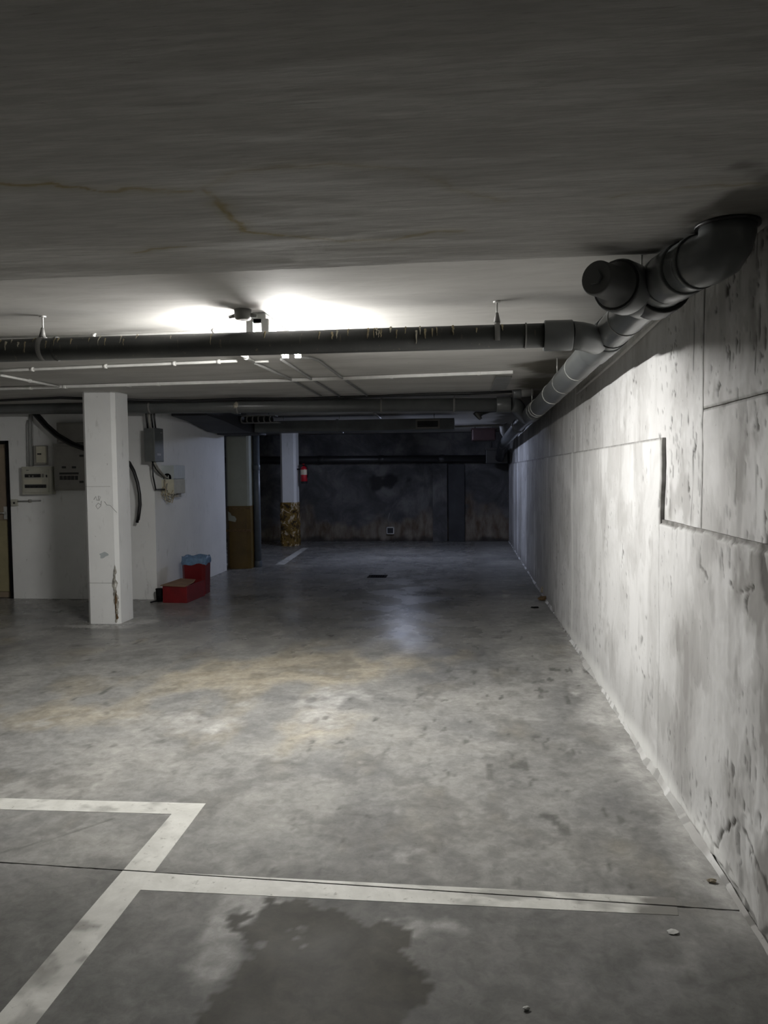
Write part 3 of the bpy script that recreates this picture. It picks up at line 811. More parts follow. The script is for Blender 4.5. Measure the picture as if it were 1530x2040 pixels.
YC_ = 3.95
ZT = ZC - .095
n0, n1_ = at(493, 656, z=ZT), at(524, 656, z=ZT)
f0, f1 = at(566, 706, z=ZT), at(592, 705, z=ZT)
LX0, LX1 = (n0.x + f0.x) / 2, (n1_.x + f1.x) / 2
LYA, LYB = max(n0.y - .02, YC_ + .085), f0.y + .02
lamp1 = batten('lit twin-tube batten lamp on the ceiling behind the near cross pipe', LX0, LX1, LYA, LYB, ZT, 'tube1')
# dark junction box at the near end of the lamp
jb = at(492, 636, z=ZC - .03); jb.y = LYA - .075
box = thing('junction_box', 'small dark round junction box on the ceiling at the lamp end', 'junction box', (jb.x, jb.y, ZC))
MB().tube([(jb.x, jb.y, ZC + .004), (jb.x, jb.y, ZC - .03), (jb.x, jb.y, ZC - .045), (jb.x, jb.y, ZC - .05)], [.045, .045, .040, .028], 20).build('box_body', 'endcap', box)
for s in (-1, 1):
    MB().tube([(jb.x + s * .04, jb.y, ZC - .025), (jb.x + s * .075, jb.y, ZC - .032)], [.012, .009], 12).build('cable_gland', 'endcap', box)
lamp2 = batten('lit twin-tube batten lamp hidden behind the long grey duct', LX0 - .02, LX1 + .02, 13.1, 14.1, ZT + .035, 'tube2')

# ================================================================== MAIN DRAIN PIPE ALONG THE RIGHT WALL
R = .086
path = [(.755, 15.5, H + .525), (.755, 10.2, H + .632), (.755, 7.6, H + .640), (.755, 5.9, H + .668), (.755, 4.6, H + .695), (.755, 3.6, H + .708), (.755, 3.2, H + .708), (.755, 3.0, H + .705)]
mp = thing('drain_pipe', 'thick grey drain pipe running along the top of the right wall', 'pipe', (.755, 6.0, H + .6))
MB().tube(path, R, 28).build('pipe_run', 'pvc', mp)

def along(y):
    for a, b in zip(path[:-1], path[1:]):
        if b[1] <= y <= a[1]:
            f = (y - a[1]) / (b[1] - a[1]); return Vector(a).lerp(Vector(b), f)
    return Vector(path[-1])

def collar(y, L, r, name='coupling', mat='pvc'):
    return MB().sleeve(along(y + L / 2), along(y - L / 2), r).build(name, mat, mp)
# near coupling, bend and the elbow that rises into the slab
c0 = Vector((.755, 3.0, H + .705)); c1 = Vector((.758, 2.92, H + .702)); c2 = Vector((.772, 2.81, H + .699))
MB().sleeve(along(3.16), c0 + Vector((0, -.02, 0)), R + .010).build('coupling', 'pvc', mp)
MB().tube([c0, c1, c2], R, 28).build('pipe_bend', 'pvc', mp)
MB().sleeve(c1 + Vector((-.001, .05, 0)), c2, R + .010).build('coupling', 'pvc', mp)
eb = [c2, Vector((.788, 2.745, H + .697)), Vector((.812, 2.690, H + .695)), Vector((.832, 2.660, H + .704)), Vector((.845, 2.643, H + .730)), Vector((.850, 2.637, H + .760)), Vector((.850, 2.636, H + .789))]
MB().tube(eb, R + .002, 28).build('elbow', 'pvc', mp)
MB().tube([eb[1] + Vector((-.004, .012, 0)), eb[1] + Vector((.004, -.012, 0))], R + .006, 28).build('elbow_ring', 'pvc', mp)
MB().tube([Vector((.850, 2.636, H + .778)), Vector((.850, 2.636, H + .789))], R + .014, 28).build('collar', 'pvc_black', mp)
q = at(1440, 449, y=2.575); MB().tube([q + Vector((-.012, 0, 0)), q, q + Vector((.016, .01, 0))], [.010, .019, .012], 10).build('mortar_lump', 'ring', mp)
# lower saddle flange under the wye
MB().sleeve(along(3.22) + Vector((.006, 0, -.012)), along(3.06) + Vector((.006, 0, -.012)), R + .016).build('saddle', 'pvc_black', mp)
# wye with cleanout plug
w0 = along(3.34); wdir = Vector((-.60, -.795, -.10)).normalized()
bc = at(1245, 574, y=3.02)
bdir = (bc - w0).normalized()
MB().tube([w0, w0 + bdir * .10, bc], [R, R, R + .002], 28).build('wye_branch', 'pvc', mp)
pl = at(1187, 553, y=2.86)
pd = (pl - bc).normalized()
MB().sleeve(bc - pd * .03, bc + pd * .065, R + .012, .010).build('branch_socket', 'pvc', mp)
cp = MB().tube([bc + pd * .06, bc + pd * .075, bc + pd * .085, pl - pd * .008, pl], [R + .002, R - .004, .063, .062, .057], 28).build('cleanout_plug', 'pvc_plug', mp)
h = MB().tube([pl - pd * .002, pl + pd * .014], .027, 6).build('hex_nut', 'pvc_plug', mp)
h.parent = cp; h.location = (0, 0, 0)
MB().tube([bc + pd * .064, bc + pd * .070], R + .006, 28).build('seal_ring', 'rubber', mp)
# collars with sealing rings
for y_, L_, r_, mt in ((3.72, .012, R + .003, 'pvc_dusty'), (4.05, .010, R + .004, 'rubber'), (5.28, .010, R + .003, 'ring'), (6.75, .012, R + .005, 'ring'), (7.95, .012, R + .006, 'ring'), (8.15, .012, R + .006, 'ring')):
    MB().tube([along(y_ + L_ / 2), along(y_ - L_ / 2)], r_, 28).build('joint_ring', mt, mp)
collar(8.7, .6, R + .012, 'coupling', 'pvc')
collar(4.38, .46, R + .008, 'wye_sleeve', 'pvc')
collar(11.0, .4, R + .012, 'coupling', 'pvc')
# far end: bend down to the black box pipe
MB().tube([along(15.3), Vector((.75, 15.6, H + .48)), Vector((.74, 15.9, H + .38)), Vector((.73, 16.2, H + .26))], R, 24).build('far_bend', 'pvc_black', mp)
q = along(13.3); MB().tube([q, q + Vector((-.07, -.05, .10)), q + Vector((-.10, -.07, .22))], [.085, .08, .065], 20).build('far_branch', 'pvc_dusty', mp)
# hangers
for px, py0, y_ in ((1113, 703, 6.0), (1077, 752, 8.2), (1275, 520, 3.45), (1314, 506, 3.2)):
    c = along(y_)
    MB().tube([(c.x - .05, y_, c.z + .05), (c.x - .05, y_, ZC + .005)], .005, 8).build('hanger_rod', 'steel', mp)
for y_ in (6.0, 8.2):
    MB().tube([along(y_ + .012), along(y_ - .012)], R + .004, 28).build('hanger_clamp', 'pvc_dusty', mp)

# white trunking clipped to the wall behind the pipe
pts = [at(1404, 549, x=XU - .014), at(1256, 690, x=XU - .014), at(1214, 728, x=XU - .014), at(1150, 784, x=XU - .014)]
o = MB().tube(pts, .010, 8).build('wall_conduit', 'conduit'); tag(o, 'thin white conduit on the right wall tucked behind the drain pipe', 'conduit')

# ================================================================== NEAR CROSS PIPE
YC = YC_
cr, cl = at(1090, 668, y=YC), at(0, 699, y=YC)
k = (cl - cr) / (cl.x - cr.x)
cleft = cr + k * (XL - cr.x)
xp = thing('cross_pipe', 'dark lime-streaked pipe crossing under the ceiling in front of the lamp', 'pipe', (cr.x - 1.2, YC, cr.z))
RC = .060
MB().tube([cr, cr + (cleft - cr) * .5, cleft], RC, 26).build('pipe_run', 'pvc_dark', xp)
s0, s1 = at(1140, 668, y=YC), at(1083, 669, y=YC)
MB().sleeve(s0, s1, RC + .016).build('socket', 'pvc', xp)
MB().tube([s0 + Vector((-.01, 0, 0)), s0 + Vector((.04, .012, -.003)), s0 + Vector((.085, .06, -.004)), s0 + Vector((.135, .16, -.004)), along(4.28) + Vector((-.05, -.05, 0)), along(4.40)], RC + .010, 26).build('bend', 'pvc', xp)
MB().tube([at(1048, 669, y=YC), at(1045, 669, y=YC)], RC + .004, 26).build('joint_ring', 'pvc_dusty', xp)
MB().tube([at(116, 695, y=YC), at(112, 695, y=YC)], RC + .004, 26).build('joint_ring', 'pvc_dark', xp)
for px in (990, 87):
    c = at(px, 668 if px > 500 else 695, y=YC)
    MB().tube([c + Vector((0, 0, RC * .6)), Vector((c.x, c.y, ZC + .005))], .0045, 8).build('hanger_rod', 'steel' if px > 500 else 'conduit', xp)
    MB().tube([c + Vector((-.013, 0, 0)), c + Vector((.013, 0, 0))], RC + .004, 26).build('hanger_clamp', 'pvc_dusty', xp)
    MB().tube([c + Vector((0, -.01, RC)), c + Vector((0, -.005, RC + .05))], [.018, .008], 10).build('clamp_bolt', 'pvc_dusty', xp)
    MB().tube([(c.x, c.y, ZC + .003), (c.x, c.y, ZC - .004)], .018, 12).build('ceiling_plate', 'conduit', xp)
# lime drips hanging on the front of the pipe
random.seed(11)
xsd = [at(px, 680, y=YC).x for px in list(range(10, 130, 13)) + [150, 185, 205, 222, 247, 258, 276, 346, 426, 530] + [640, 668, 672, 700, 733, 738, 748, 752, 760, 765, 778, 795, 806, 830, 838, 850, 860, 872, 905, 946, 1003]]
for x in xsd:
    x += random.uniform(-.01, .01)
    cy = cr + k * (x - cr.x)
    a0 = random.uniform(.55, 1.25); a1 = a0 - random.uniform(.35, 1.15); rr = random.uniform(.0035, .0075)
    pts = []; rs = []
    for i in range(6):
        a = a0 + (a1 - a0) * i / 5
        pts.append((x + random.uniform(-.002, .002), cy.y - math.cos(a) * (RC + .001), cy.z + math.sin(a) * (RC + .001))); rs.append(rr * (1 - .7 * i / 5))
    MB().tube(pts, rs, 6).build('lime_drip', random.choice(['crust', 'crust', 'crust_pale']), xp)

# ================================================================== SECOND CROSS PIPE (behind the pillar)
Y2 = 8.78
c2r, c2l = at(1000, 806, y=Y2), at(0, 813, y=Y2)
k2 = (c2l - c2r) / (c2l.x - c2r.x)
x2 = thing('cross_pipe', 'dusty grey pipe crossing behind the nearest pillar', 'pipe', (-1, Y2, c2r.z))
R2 = .076
MB().tube([c2r, c2r + k2 * (XL - c2r.x)], R2, 24).build('pipe_run', 'pvc', x2)
m_ = along(9.2)
MB().sleeve(c2r + Vector((-.06, 0, 0)), c2r + Vector((.10, 0, 0)), R2 + .014).build('socket', 'pvc', x2)
MB().tube([c2r + Vector((.09, 0, 0)), c2r + Vector((.16, .05, -.01)), m_ + Vector((-.05, .05, 0)), m_ + Vector((0, .2, 0))], R2 + .006, 22).build('bend', 'pvc', x2)
for px in (474, 760, 905, 300):
    c = c2r + k2 * (at(px, 808, y=Y2).x - c2r.x)
    MB().tube([c + Vector((0, 0, .05)), Vector((c.x, c.y, ZC + .004))], .005, 8).build('hanger_rod', 'steel', x2)
    MB().tube([c + Vector((-.012, 0, 0)), c + Vector((.012, 0, 0))], R2 + .005, 24).build('hanger_clamp', 'pvc_dusty', x2)
c = c2r + k2 * (at(474, 808, y=Y2).x - c2r.x)
MB().tube([c + Vector((-.02, -R2, -.02)), c + Vector((0, -R2 - .012, .0)), c + Vector((.01, -R2, .04))], [.014, .03, .016], 10).build('mortar_lump', 'crust_pale', x2)

# short grey pipe tucked up under the ceiling by the drain pipe
a, b_ = at(1022, 783, y=8.3), at(1062, 780, y=8.3)
o = thing('stub_pipe', 'short grey stub pipe under the ceiling where the far pipes meet', 'pipe', a)
MB().tube([a, b_], .05, 18).build('pipe_run', 'pvc_dusty', o); MB().sleeve(a, a.lerp(b_, .4), .058).build('socket', 'pvc', o)
MB().tube([a.lerp(b_, .5) + Vector((0, 0, .03)), Vector((a.lerp(b_, .5).x, a.lerp(b_, .5).y, ZC + .004))], .005, 8).build('hanger_rod', 'steel', o)

# pipe along the far wall
a, b_ = at(300, 918, y=YB - .12), at(1000, 914, y=YB - .12)
kk = (b_ - a) / (b_.x - a.x)
fp = thing('wall_pipe', 'black pipe running along the far wall', 'pipe', (-2, YB - .12, 1.8))
MB().tube([a + kk * (XL - a.x), a + kk * (.93 - a.x)], .085, 20).build('pipe_run', 'pvc_black', fp)
for px in (480, 640, 760, 880): 
    q = a + kk * (at(px, 915, y=YB - .12).x - a.x)
    MB().sleeve(q + Vector((-.06, 0, 0)), q + Vector((.06, 0, 0)), .095).build('coupling', 'pvc_black', fp)
a = at(985, 900, y=15.0)
bx = thing('cable_box', 'black box under the far end of the drain pipe', 'box', (.68, 16.4, 1.7))
MB().box((.45, 16.25, 1.70), (.90, 16.6, 2.02), .01).build('box_body', 'pvc_black', bx)
MB().box((.44, 16.235, 1.97), (.91, 16.61, 2.03), .008).build('lid', 'pvc_black', bx)
for s in (.58, .82): MB().tube([(s, 16.45, 2.02), (s, 16.45, ZC + .004)], .008, 8).build('hanger_rod', 'pvc_black', bx)

# ================================================================== DUCT WITH GRILLE
YD = 11.3
d0, d1 = Vector((XS + .66, YD, 0)), at(905, 832, y=YD)
zb = at(700, 858, y=YD).z; zt = at(700, 836, y=YD).z
du = thing('air_duct', 'long grey rectangular air duct with a vent grille under the ceiling', 'duct', (-1.5, YD, zb))
xm = at(672, 845, y=YD).x
MB().box((d0.x, YD, zb), (xm - .004, YD + .45, zt), .006).build('duct_section', 'duct', du)
MB().box((xm + .004, YD, zb), (d1.x, YD + .45, zt), .006).build('duct_section', 'duct', du)
MB().box((xm - .02, YD - .010, zb - .01), (xm + .02, YD + .46, zt + .01), .003).build('joint_flange', 'duct', du)
ga, gb = at(828, 836, y=YD), at(876, 853, y=YD)
gx0, gx1, gz0, gz1 = ga.x, gb.x, gb.z, ga.z
gf = MB().box((gx0, YD - .012, gz0), (gx1, YD + .002, gz1)).build('vent_grille', 'grille', du)
MB().box((gx0 + .025, YD - .0135, gz0 + .02), (gx1 - .025, YD - .010, gz1 - .02)).build('grille_void', 'void', gf).location = (0, 0, 0)
gf.children[0].location = (0, 0, 0)
for k_ in range(5):
    zz = gz0 + .025 + (gz1 - gz0 - .05) * k_ / 4
    s = MB().box((gx0 + .02, YD - .018, zz - .003), (gx1 - .02, YD - .011, zz + .003)).build('grille_slat', 'boxgrey', du)
    s.parent = gf; s.location = (0, 0, 0)
for xx in (d0.x + .4, xm, d1.x - .3):
    MB().tube([(xx, YD + .2, zt - .01), (xx, YD + .2, ZC + .004)], .006, 8).build('hanger_rod', 'steel', du)
# dark duct along the side wall that feeds it
V = []
q0a, q0b = Vector((XS + .12, 9.45, ZC - .10)), Vector((XS + .62, 9.45, ZC - .10))
sec = [(9.45, .11, .10, .56), (10.1, .14, .08, .58), (10.7, .20, .05, .60), (11.0, .23, .04, .62), (11.475, .235, .04, .64)]
for (yy_, dz, xo, xi) in sec:
    zb_ = ZC - dz - .005
    V += [(XS + xo, yy_, zb_), (XS + xi, yy_, zb_), (XS + xi, yy_, ZC - .02), (XS + xo, yy_, ZC - .02)]
Fs = [[0, 1, 2, 3]] + [[4 * i + j, 4 * i + (j + 1) % 4, 4 * (i + 1) + (j + 1) % 4, 4 * (i + 1) + j] for i in range(len(sec) - 1) for j in range(4)] + [[4 * (len(sec) - 1) + j for j in (3, 2, 1, 0)]]
sd = thing('branch_duct', 'dark sagging branch duct along the top of the side wall', 'duct', (XS + .3, 10.4, ZC - .3))
MB().add(V, Fs).build('duct_section', 'duct_dark', sd)
MB().box((XS + .02, 11.48, ZC - .255), (XS + .655, 12.0, ZC - .005), .01).build('duct_plenum', 'duct_dark', sd)
for yy_ in (9.7, 10.5): MB().box((XS + .08, yy_, ZC - .022), (XS + .68, yy_ + .03, ZC)).build('strap', 'steel', sd)

# ribbed fitting hanging in front of the duct
ya_ = 10.7
ra, rb = at(480, 828, y=ya_), at(540, 842, y=ya_)
rf = thing('ribbed_fitting', 'small grey ribbed vent fitting hanging in front of the duct', 'vent', ((ra.x + rb.x) / 2, ya_, rb.z))
MB().box((ra.x, ya_, ra.z - .012), (rb.x + .06, ya_ + .16, ra.z)).build('top_plate', 'pvc_dusty', rf)
MB().box((ra.x, ya_ + .01, rb.z), (rb.x + .10, ya_ + .16, rb.z + .012)).build('bottom_plate', 'pvc_dusty', rf)
MB().box((ra.x + .01, ya_ + .12, rb.z), (rb.x, ya_ + .15, ra.z)).build('back_plate', 'duct_dark', rf)
for k_ in range(6):
    x = ra.x + .01 + (rb.x - ra.x - .02) * k_ / 5
    zc_ = (ra.z + rb.z) / 2
    MB().tube([(x, ya_ + .03, ra.z - .006), (x - .008, ya_ - .01, zc_ + .02), (x - .008, ya_ - .01, zc_ - .02), (x, ya_ + .03, rb.z + .006)], .011, 10).build('rib', 'pvc_dusty', rf)
for x in (ra.x + .05, rb.x - .05): MB().tube([(x, ya_ + .08, ra.z - .01), (x, ya_ + .08, ZC + .004)], .006, 8).build('hanger_rod', 'steel', rf)

# dull red unit under the ceiling at the far right
ya_ = 14.3
ra, rb = at(940, 853, y=ya_), at(988, 877, y=ya_)
ru = thing('ceiling_unit', 'dull dark-red metal unit hung under the far ceiling', 'unit', ((ra.x + rb.x) / 2, ya_, rb.z))
MB().box((ra.x, ya_, rb.z), (rb.x, ya_ + .5, ra.z), .025).build('unit_body', 'dullred', ru)
MB().box((ra.x - .015, ya_ - .015, ra.z - .03), (rb.x + .015, ya_ + .515, ra.z), .006).build('rim', 'dullred', ru)
for x in (ra.x + .06, rb.x - .06): MB().tube([(x, ya_ + .2, ra.z - .01), (x, ya_ + .2, ZC + .004)], .008, 8).build('hanger_rod', 'pvc_black', ru)
# thin conduit beside the duct
o = MB().tube([at(906, 850, y=YD), at(1003, 847, y=YD)], .014, 10).build('thin_pipe', 'pvc_dusty'); tag(o, 'thin pale pipe reaching from the duct end to the drain pipe', 'pipe')
# dangling fitting next to the duct end
o = thing('pipe_bracket', 'dark bent pipe bracket between the duct end and drain pipe', 'bracket', at(970, 825, y=10.4))
MB().tube([at(948, 830, y=10.4), at(958, 820, y=10.4), at(975, 814, y=10.4), at(1000, 812, y=10.4)], .055, 16).build('bend', 'pvc_dark', o)
MB().tube([at(950, 830, y=10.4), at(955, 826, y=10.4)], .062, 16).build('socket', 'pvc_dusty', o)
q = at(985, 812, y=10.4); MB().tube([q, Vector((q.x, q.y, ZC + .004))], .006, 8).build('hanger_rod', 'steel', o)

# ================================================================== CEILING CONDUITS
def conduit(pxs, label, r=.011, mat='conduit', drop=.012, clips=0, name='ceiling_conduit', cat='conduit'):
    pts = [at(a, b, z=ZC - drop) for a, b in pxs]
    t_ = thing(name, label, cat, pts[0])
    MB().tube(pts, r, 10).build('conduit_run', mat, t_)
    for i in range(clips):
        f = (i + .5) / clips * (len(pts) - 1); j = min(int(f), len(pts) - 2)
        q = pts[j].lerp(pts[j + 1], f - j); d = (pts[j + 1] - pts[j]).normalized()
        MB().tube([q - d * .012, q + d * .012], r + .006, 10).build('clip', 'conduit', t_)
    return t_
conduit([(-60, 742), (29, 737.5), (210, 730), (382, 723), (472, 719)], 'white conduit running left from the lamp in front of the pillar', clips=5)
conduit([(0, 747), (60, 759), (117, 770)], 'short pale conduit slanting back above the electrical panel', clips=1)
conduit([(0, 672), (250, 668), (410, 660), (480, 654)], 'thin conduit on the ceiling leading to the round junction box', r=.008, clips=2)
conduit([(475, 702), (505, 721)], 'short bright conduit elbow left of the lamp', r=.014, clips=1)
conduit([(505, 722), (577, 755), (640, 789)], 'leftmost of three grey conduits running back from the lamp', mat='conduit_grey', r=.010)
conduit([(560, 716), (618, 754), (676, 789)], 'middle of three grey conduits running back from the lamp', mat='conduit_grey', r=.010)
conduit([(596, 712), (618, 713), (634, 718), (680, 752), (731, 788)], 'rightmost of three grey conduits running back from the lamp', mat='conduit_grey', r=.010)
conduit([(505, 721), (535, 720)], 'short white link conduit between lamp and elbow', r=.008)
# long white trunking: rectangular
t3 = [at(a, b, z=ZC - .015) for a, b in ((-80, 778), (33, 774), (315, 765.5), (560, 758.5), (727, 753), (1022, 742))]
tr = thing('cable_trunking', 'long white cable trunking crossing the ceiling above the pillar', 'trunking', t3[2])
for a, b_ in zip(t3[:-1], t3[1:]):
    d = (b_ - a); nrm = Vector((-d.y, d.x, 0)).normalized() * .02
    V = [a - nrm, a + nrm, b_ + nrm, b_ - nrm]
    MB().add([Vector((p.x, p.y, ZC - .026)) for p in V] + [Vector((p.x, p.y, ZC)) for p in V], [[0, 1, 2, 3], [7, 6, 5, 4], [0, 4, 5, 1], [1, 5, 6, 2], [2, 6, 7, 3], [3, 7, 4, 0]]).build('trunking_length', 'conduit', tr)
for px, py in ((60, 773), (130, 771), (257, 767.5), (315, 765.5), (478, 761), (780, 751), (954, 744.5)):
    q = at(px, py, z=ZC - .015); MB().box((q.x - .012, q.y - .026, ZC - .030), (q.x + .012, q.y + .026, ZC), .003).build('clip', 'conduit', tr)
# flat plate at the end of the trunking
pp = [at(a, b, z=ZC - .004) for a, b in ((988, 749), (1020, 750), (1008, 774), (977, 779))]
o = MB().prism([(p.x, p.y) for p in pp], ZC - .012, ZC + .004).build('ceiling_plate', 'ceil'); tag(o, 'flat grey plate on the ceiling at the right end of the trunking', 'plate')
o.data.materials[0] = M['conduit_grey']
# slack black cable lying along the ceiling
pts = [(-40, 800), (120, 792), (290, 797), (380, 798), (480, 794), (600, 794), (682, 790.5), (753, 789), (840, 785), (935, 783), (1020, 780)]
cb = thing('cable_run', 'slack black cable run along the ceiling above the far cross pipe', 'cable', at(480, 794, z=ZC - .015))
MB().tube([at(a, b, z=ZC - .02) for a, b in pts], .012, 8).build('cable', 'cable', cb)
MB().tube([at(a, b + 2 + 1.5 * math.sin(a * .03), z=ZC - .016) for a, b in pts], .010, 8).build('cable', 'cable', cb)
o = MB().tube([at(a, b, z=ZC - .02) for a, b in ((745, 822), (758, 833))], .012, 8).build('ceiling_conduit', 'conduit_grey'); tag(o, 'very short grey conduit between the far cross pipe and duct', 'conduit')

# ================================================================== ELECTRICAL GEAR ON THE PARTITION
def ybox(mb, pxa, pya, pxb, pyb, yfront, depth, bev=.004):
    a, b = at(pxa, pya, y=yfront), at(pxb, pyb, y=yfront)
    mb.box((a.x, yfront, b.z), (b.x, yfront + depth, a.z), bev); return a, b

db = thing('distribution_board', 'cream distribution board with two breaker rows on the white partition', 'electrical panel', at(70, 986, y=YP))
m = MB(); ybox(m, 42, 930, 103, 985, YP - .11, .11, .008); m.build('enclosure', 'panelbox', db)
m = MB(); ybox(m, 44, 934, 97, 981, YP - .122, .014, .006); m.build('front_cover', 'panelbox', db)
for (pa, pb, y0_, y1_) in ((49, 81, 944.5, 951), (49, 92, 965.5, 972)):
    m = MB(); ybox(m, pa, y0_, pb, y1_, YP - .126, .006, .001); wdw = m.build('breaker_row', 'breaker', db)
    n = 9 if pb < 90 else 11
    for i in range(n):
        px = pa + (pb - pa) * (i + .5) / n
        m = MB(); ybox(m, px - 1.1, y0_ + 2.6, px + 1.1, y1_ - .8, YP - .136, .012, .001); l = m.build('breaker', 'breaker' if random.random() < .7 else 'lever', db); l.parent = wdw; l.location = (0, 0, 0)
m = MB(); ybox(m, 83, 944, 87, 951, YP - .127, .006, .001); m.build('blank_plate', 'lever', db)
m = MB(); ybox(m, 91, 946, 93.5, 951, YP - .130, .010, .001); m.build('latch', 'breaker', db)
m = MB(); ybox(m, 47, 955, 84, 964, YP - .1235, .003, .001); m.build('label_strip', 'cream', db)
m = MB(); ybox(m, 52, 936, 57, 938, YP - .1235, .003, .0); m.build('maker_plate', 'lever', db)

sb = thing('switch_box', 'small cream switch box mounted above the distribution board', 'switch box', at(80, 928, y=YP))
m = MB(); ybox(m, 66, 888, 91, 926, YP - .07, .07, .006); m.build('enclosure', 'panelgrey', sb)
m = MB(); ybox(m, 71, 889, 91, 922, YP - .095, .03, .006); m.build('cover', 'cream', sb)
m = MB(); ybox(m, 74, 903, 82, 906, YP - .10, .012, .001); m.build('switch', 'breaker', sb)

for i, (px, top) in enumerate(((53.5, 840), (58.5, 832), (64, 832))):
    pts = [at(px + (2 if i == 0 else 0), top - 3, y=YP - .02), at(px, top + 6, y=YP - .02), at(px + 1, 900, y=YP - .02), at(px + 1.5, 929, y=YP - .02)]
    pts[0].z = ZC if i else pts[0].z
    tag(MB().tube(pts, .010, 10).build('wall_conduit', 'conduit_grey'), ('leftmost', 'middle', 'rightmost')[i] + ' of three vertical grey conduits above the distribution board', 'conduit', 'conduits above the distribution board')

sw = thing('light_switch', 'small square wall switch beside the brown door', 'switch', at(27, 1008, y=YP))
m = MB(); ybox(m, 21, 995, 33.5, 1008, YP - .035, .035, .004); m.build('switch_plate', 'panelbox', sw)
m = MB(); ybox(m, 26, 1000, 29, 1004, YP - .042, .010, .001); m.build('button', 'breaker', sw)
a, b_ = at(34, 999, y=YP - .012), at(81, 997.5, y=YP - .012)
ro = thing('wall_conduit', 'short horizontal conduit beside the wall switch under the distribution board', 'conduit', a)
MB().tube([a, b_], .010, 10).build('conduit_run', 'conduit_grey', ro)
q = a.lerp(b_, .55); MB().tube([q + Vector((-.015, 0, 0)), q + Vector((.015, 0, 0))], .020, 10).build('clip', 'panelgrey', ro)

mcab = thing('meter_cabinet', 'large grey meter cabinet in the shadow behind the nearest pillar', 'electrical panel', at(140, 976, y=YP))
m = MB(); ybox(m, 106, 884, 196, 977, YP - .10, .10, .006); m.build('enclosure', 'panelgrey', mcab)
m = MB(); ybox(m, 110, 889, 192, 973, YP - .112, .014, .006); dd = m.build('cabinet_door', 'panelgrey', mcab)
for i in range(2):
    px = 127 + i * 20; m = MB(); ybox(m, px - 4, 929, px + 4, 933, YP - .118, .008, .001); m.build('indicator', 'breaker', mcab)
m = MB(); ybox(m, 118, 941.5, 156, 945, YP - .118, .008, .001); m.build('breaker_row', 'breaker', mcab)
for i in range(5):
    px = 121.5 + i * 7.6; m = MB(); ybox(m, px - 2.8, 948, px + 2.8, 956, YP - .120, .010, .001); m.build('breaker', 'breaker', mcab)
for py in (908, 960): 
    m = MB(); ybox(m, 158, py - 2, 166, py + 2, YP - .120, .010, .001); m.build('hinge', 'breaker', mcab)
uc = thing('upper_cabinet', 'dim grey cabinet mounted above the meter cabinet', 'electrical panel', at(140, 882, y=YP))
m = MB(); ybox(m, 112, 842, 196, 881, YP - .08, .08, .006); m.build('enclosure', 'panelgrey', uc)
m = MB(); ybox(m, 115, 845, 193, 878, YP - .092, .014, .004); m.build('cover', 'panelgrey', uc)

# sagging pair of black cables from the ceiling to behind the pillar and out again
YW = YP - .20
sag = [(44, 794), (52, 806), (70, 828), (90, 850), (112, 869), (140, 885), (170, 896), (205, 904), (240, 913), (258, 924), (267, 940), (274, 962), (278, 985), (279, 1005), (277, 1022), (275, 1036)]
cb = thing('hanging_cables', 'pair of thick black cables sagging from the ceiling behind the nearest pillar', 'cable', at(90, 850, y=YW))
p_ = [at(a, b, y=YW) for a, b in sag]; p_[0].z = ZC
MB().tube(p_, .020, 10).build('cable', 'cable', cb)
p_ = [at(a + 5.5 * (1 - i / 15) - (2 if i > 8 else 0), b - 4.5 * (1 - i / 18) + (6 if i > 13 else 0), y=YW + .03) for i, (a, b) in enumerate(sag)]; p_[0].z = ZC
MB().tube(p_, .018, 10).build('cable', 'cable', cb)

# ================================================================== BOXES ON THE SIDE WALL
def xbox(mb, pxl, pyt, pxc, pyb, pxr, bev=.004):
    """box on the side wall: near edge on the wall at pxl, outer near corner at pxc, outer far corner at pxr"""
    pm = (pyt + pyb) / 2
    yn = at(pxl, pm, x=XS).y
    xo = at(pxc, pm, y=yn).x
    yf = at(pxr, pm, x=xo).y
    zt_, zb_ = at(pxc, pyt, y=yn).z, at(pxc, pyb, y=yn).z
    mb.box((XS, yn, zb_), (xo, yf, zt_), bev); return yn, yf, xo, zb_, zt_

gb_ = thing('control_box', 'dark grey control box high on the white side wall', 'electrical box', at(300, 918, x=XS))
m = MB(); yn, yf, xo, zb_, zt_ = xbox(m, 287, 853, 305, 919, 322, .006); m.build('enclosure', 'boxgrey', gb_)
MB().box((xo - .004, yn - .006, zb_ - .006), (xo + .022, yf + .006, zt_ + .006), .006).build('cover', 'boxgrey', gb_)
MB().box((xo + .020, yn + .06, zb_ + .07), (xo + .024, yn + .17, zb_ + .095)).build('label_plate', 'conduit_grey', gb_)
MB().box((xo + .020, yf - .09, zt_ - .05), (xo + .024, yf - .03, zt_ - .04)).build('label_plate', 'conduit_grey', gb_)
gy0, gy1, gxo, gzb, gzt = yn, yf, xo, zb_, zt_
wb_ = thing('junction_cabinet', 'open cream and pale grey junction box spilling wires on side wall', 'electrical box', at(345, 985, x=XS))
m = MB(); yn, yf, xo, zb_, zt_ = xbox(m, 322, 927, 345, 984, 367, .004)
zm = at(345, 955, y=yn).z
MB().box((XS, yn, zm), (xo, yf, zt_), .005).build('upper_body', 'bluewhite', wb_)
MB().box((XS, yn - .002, zb_), (xo + .003, yf, zm), .005).build('lower_body', 'cream', wb_)
MB().box((xo, yn, zb_ + .002), (xo + .012, yf, zm - .004), .004).build('lower_cover', 'panelbox', wb_)
MB().box((xo, yn, zm + .004), (xo + .012, yf, zt_ - .002), .004).build('upper_cover', 'boxgrey', wb_).data.materials[0] = M['bluewhite']
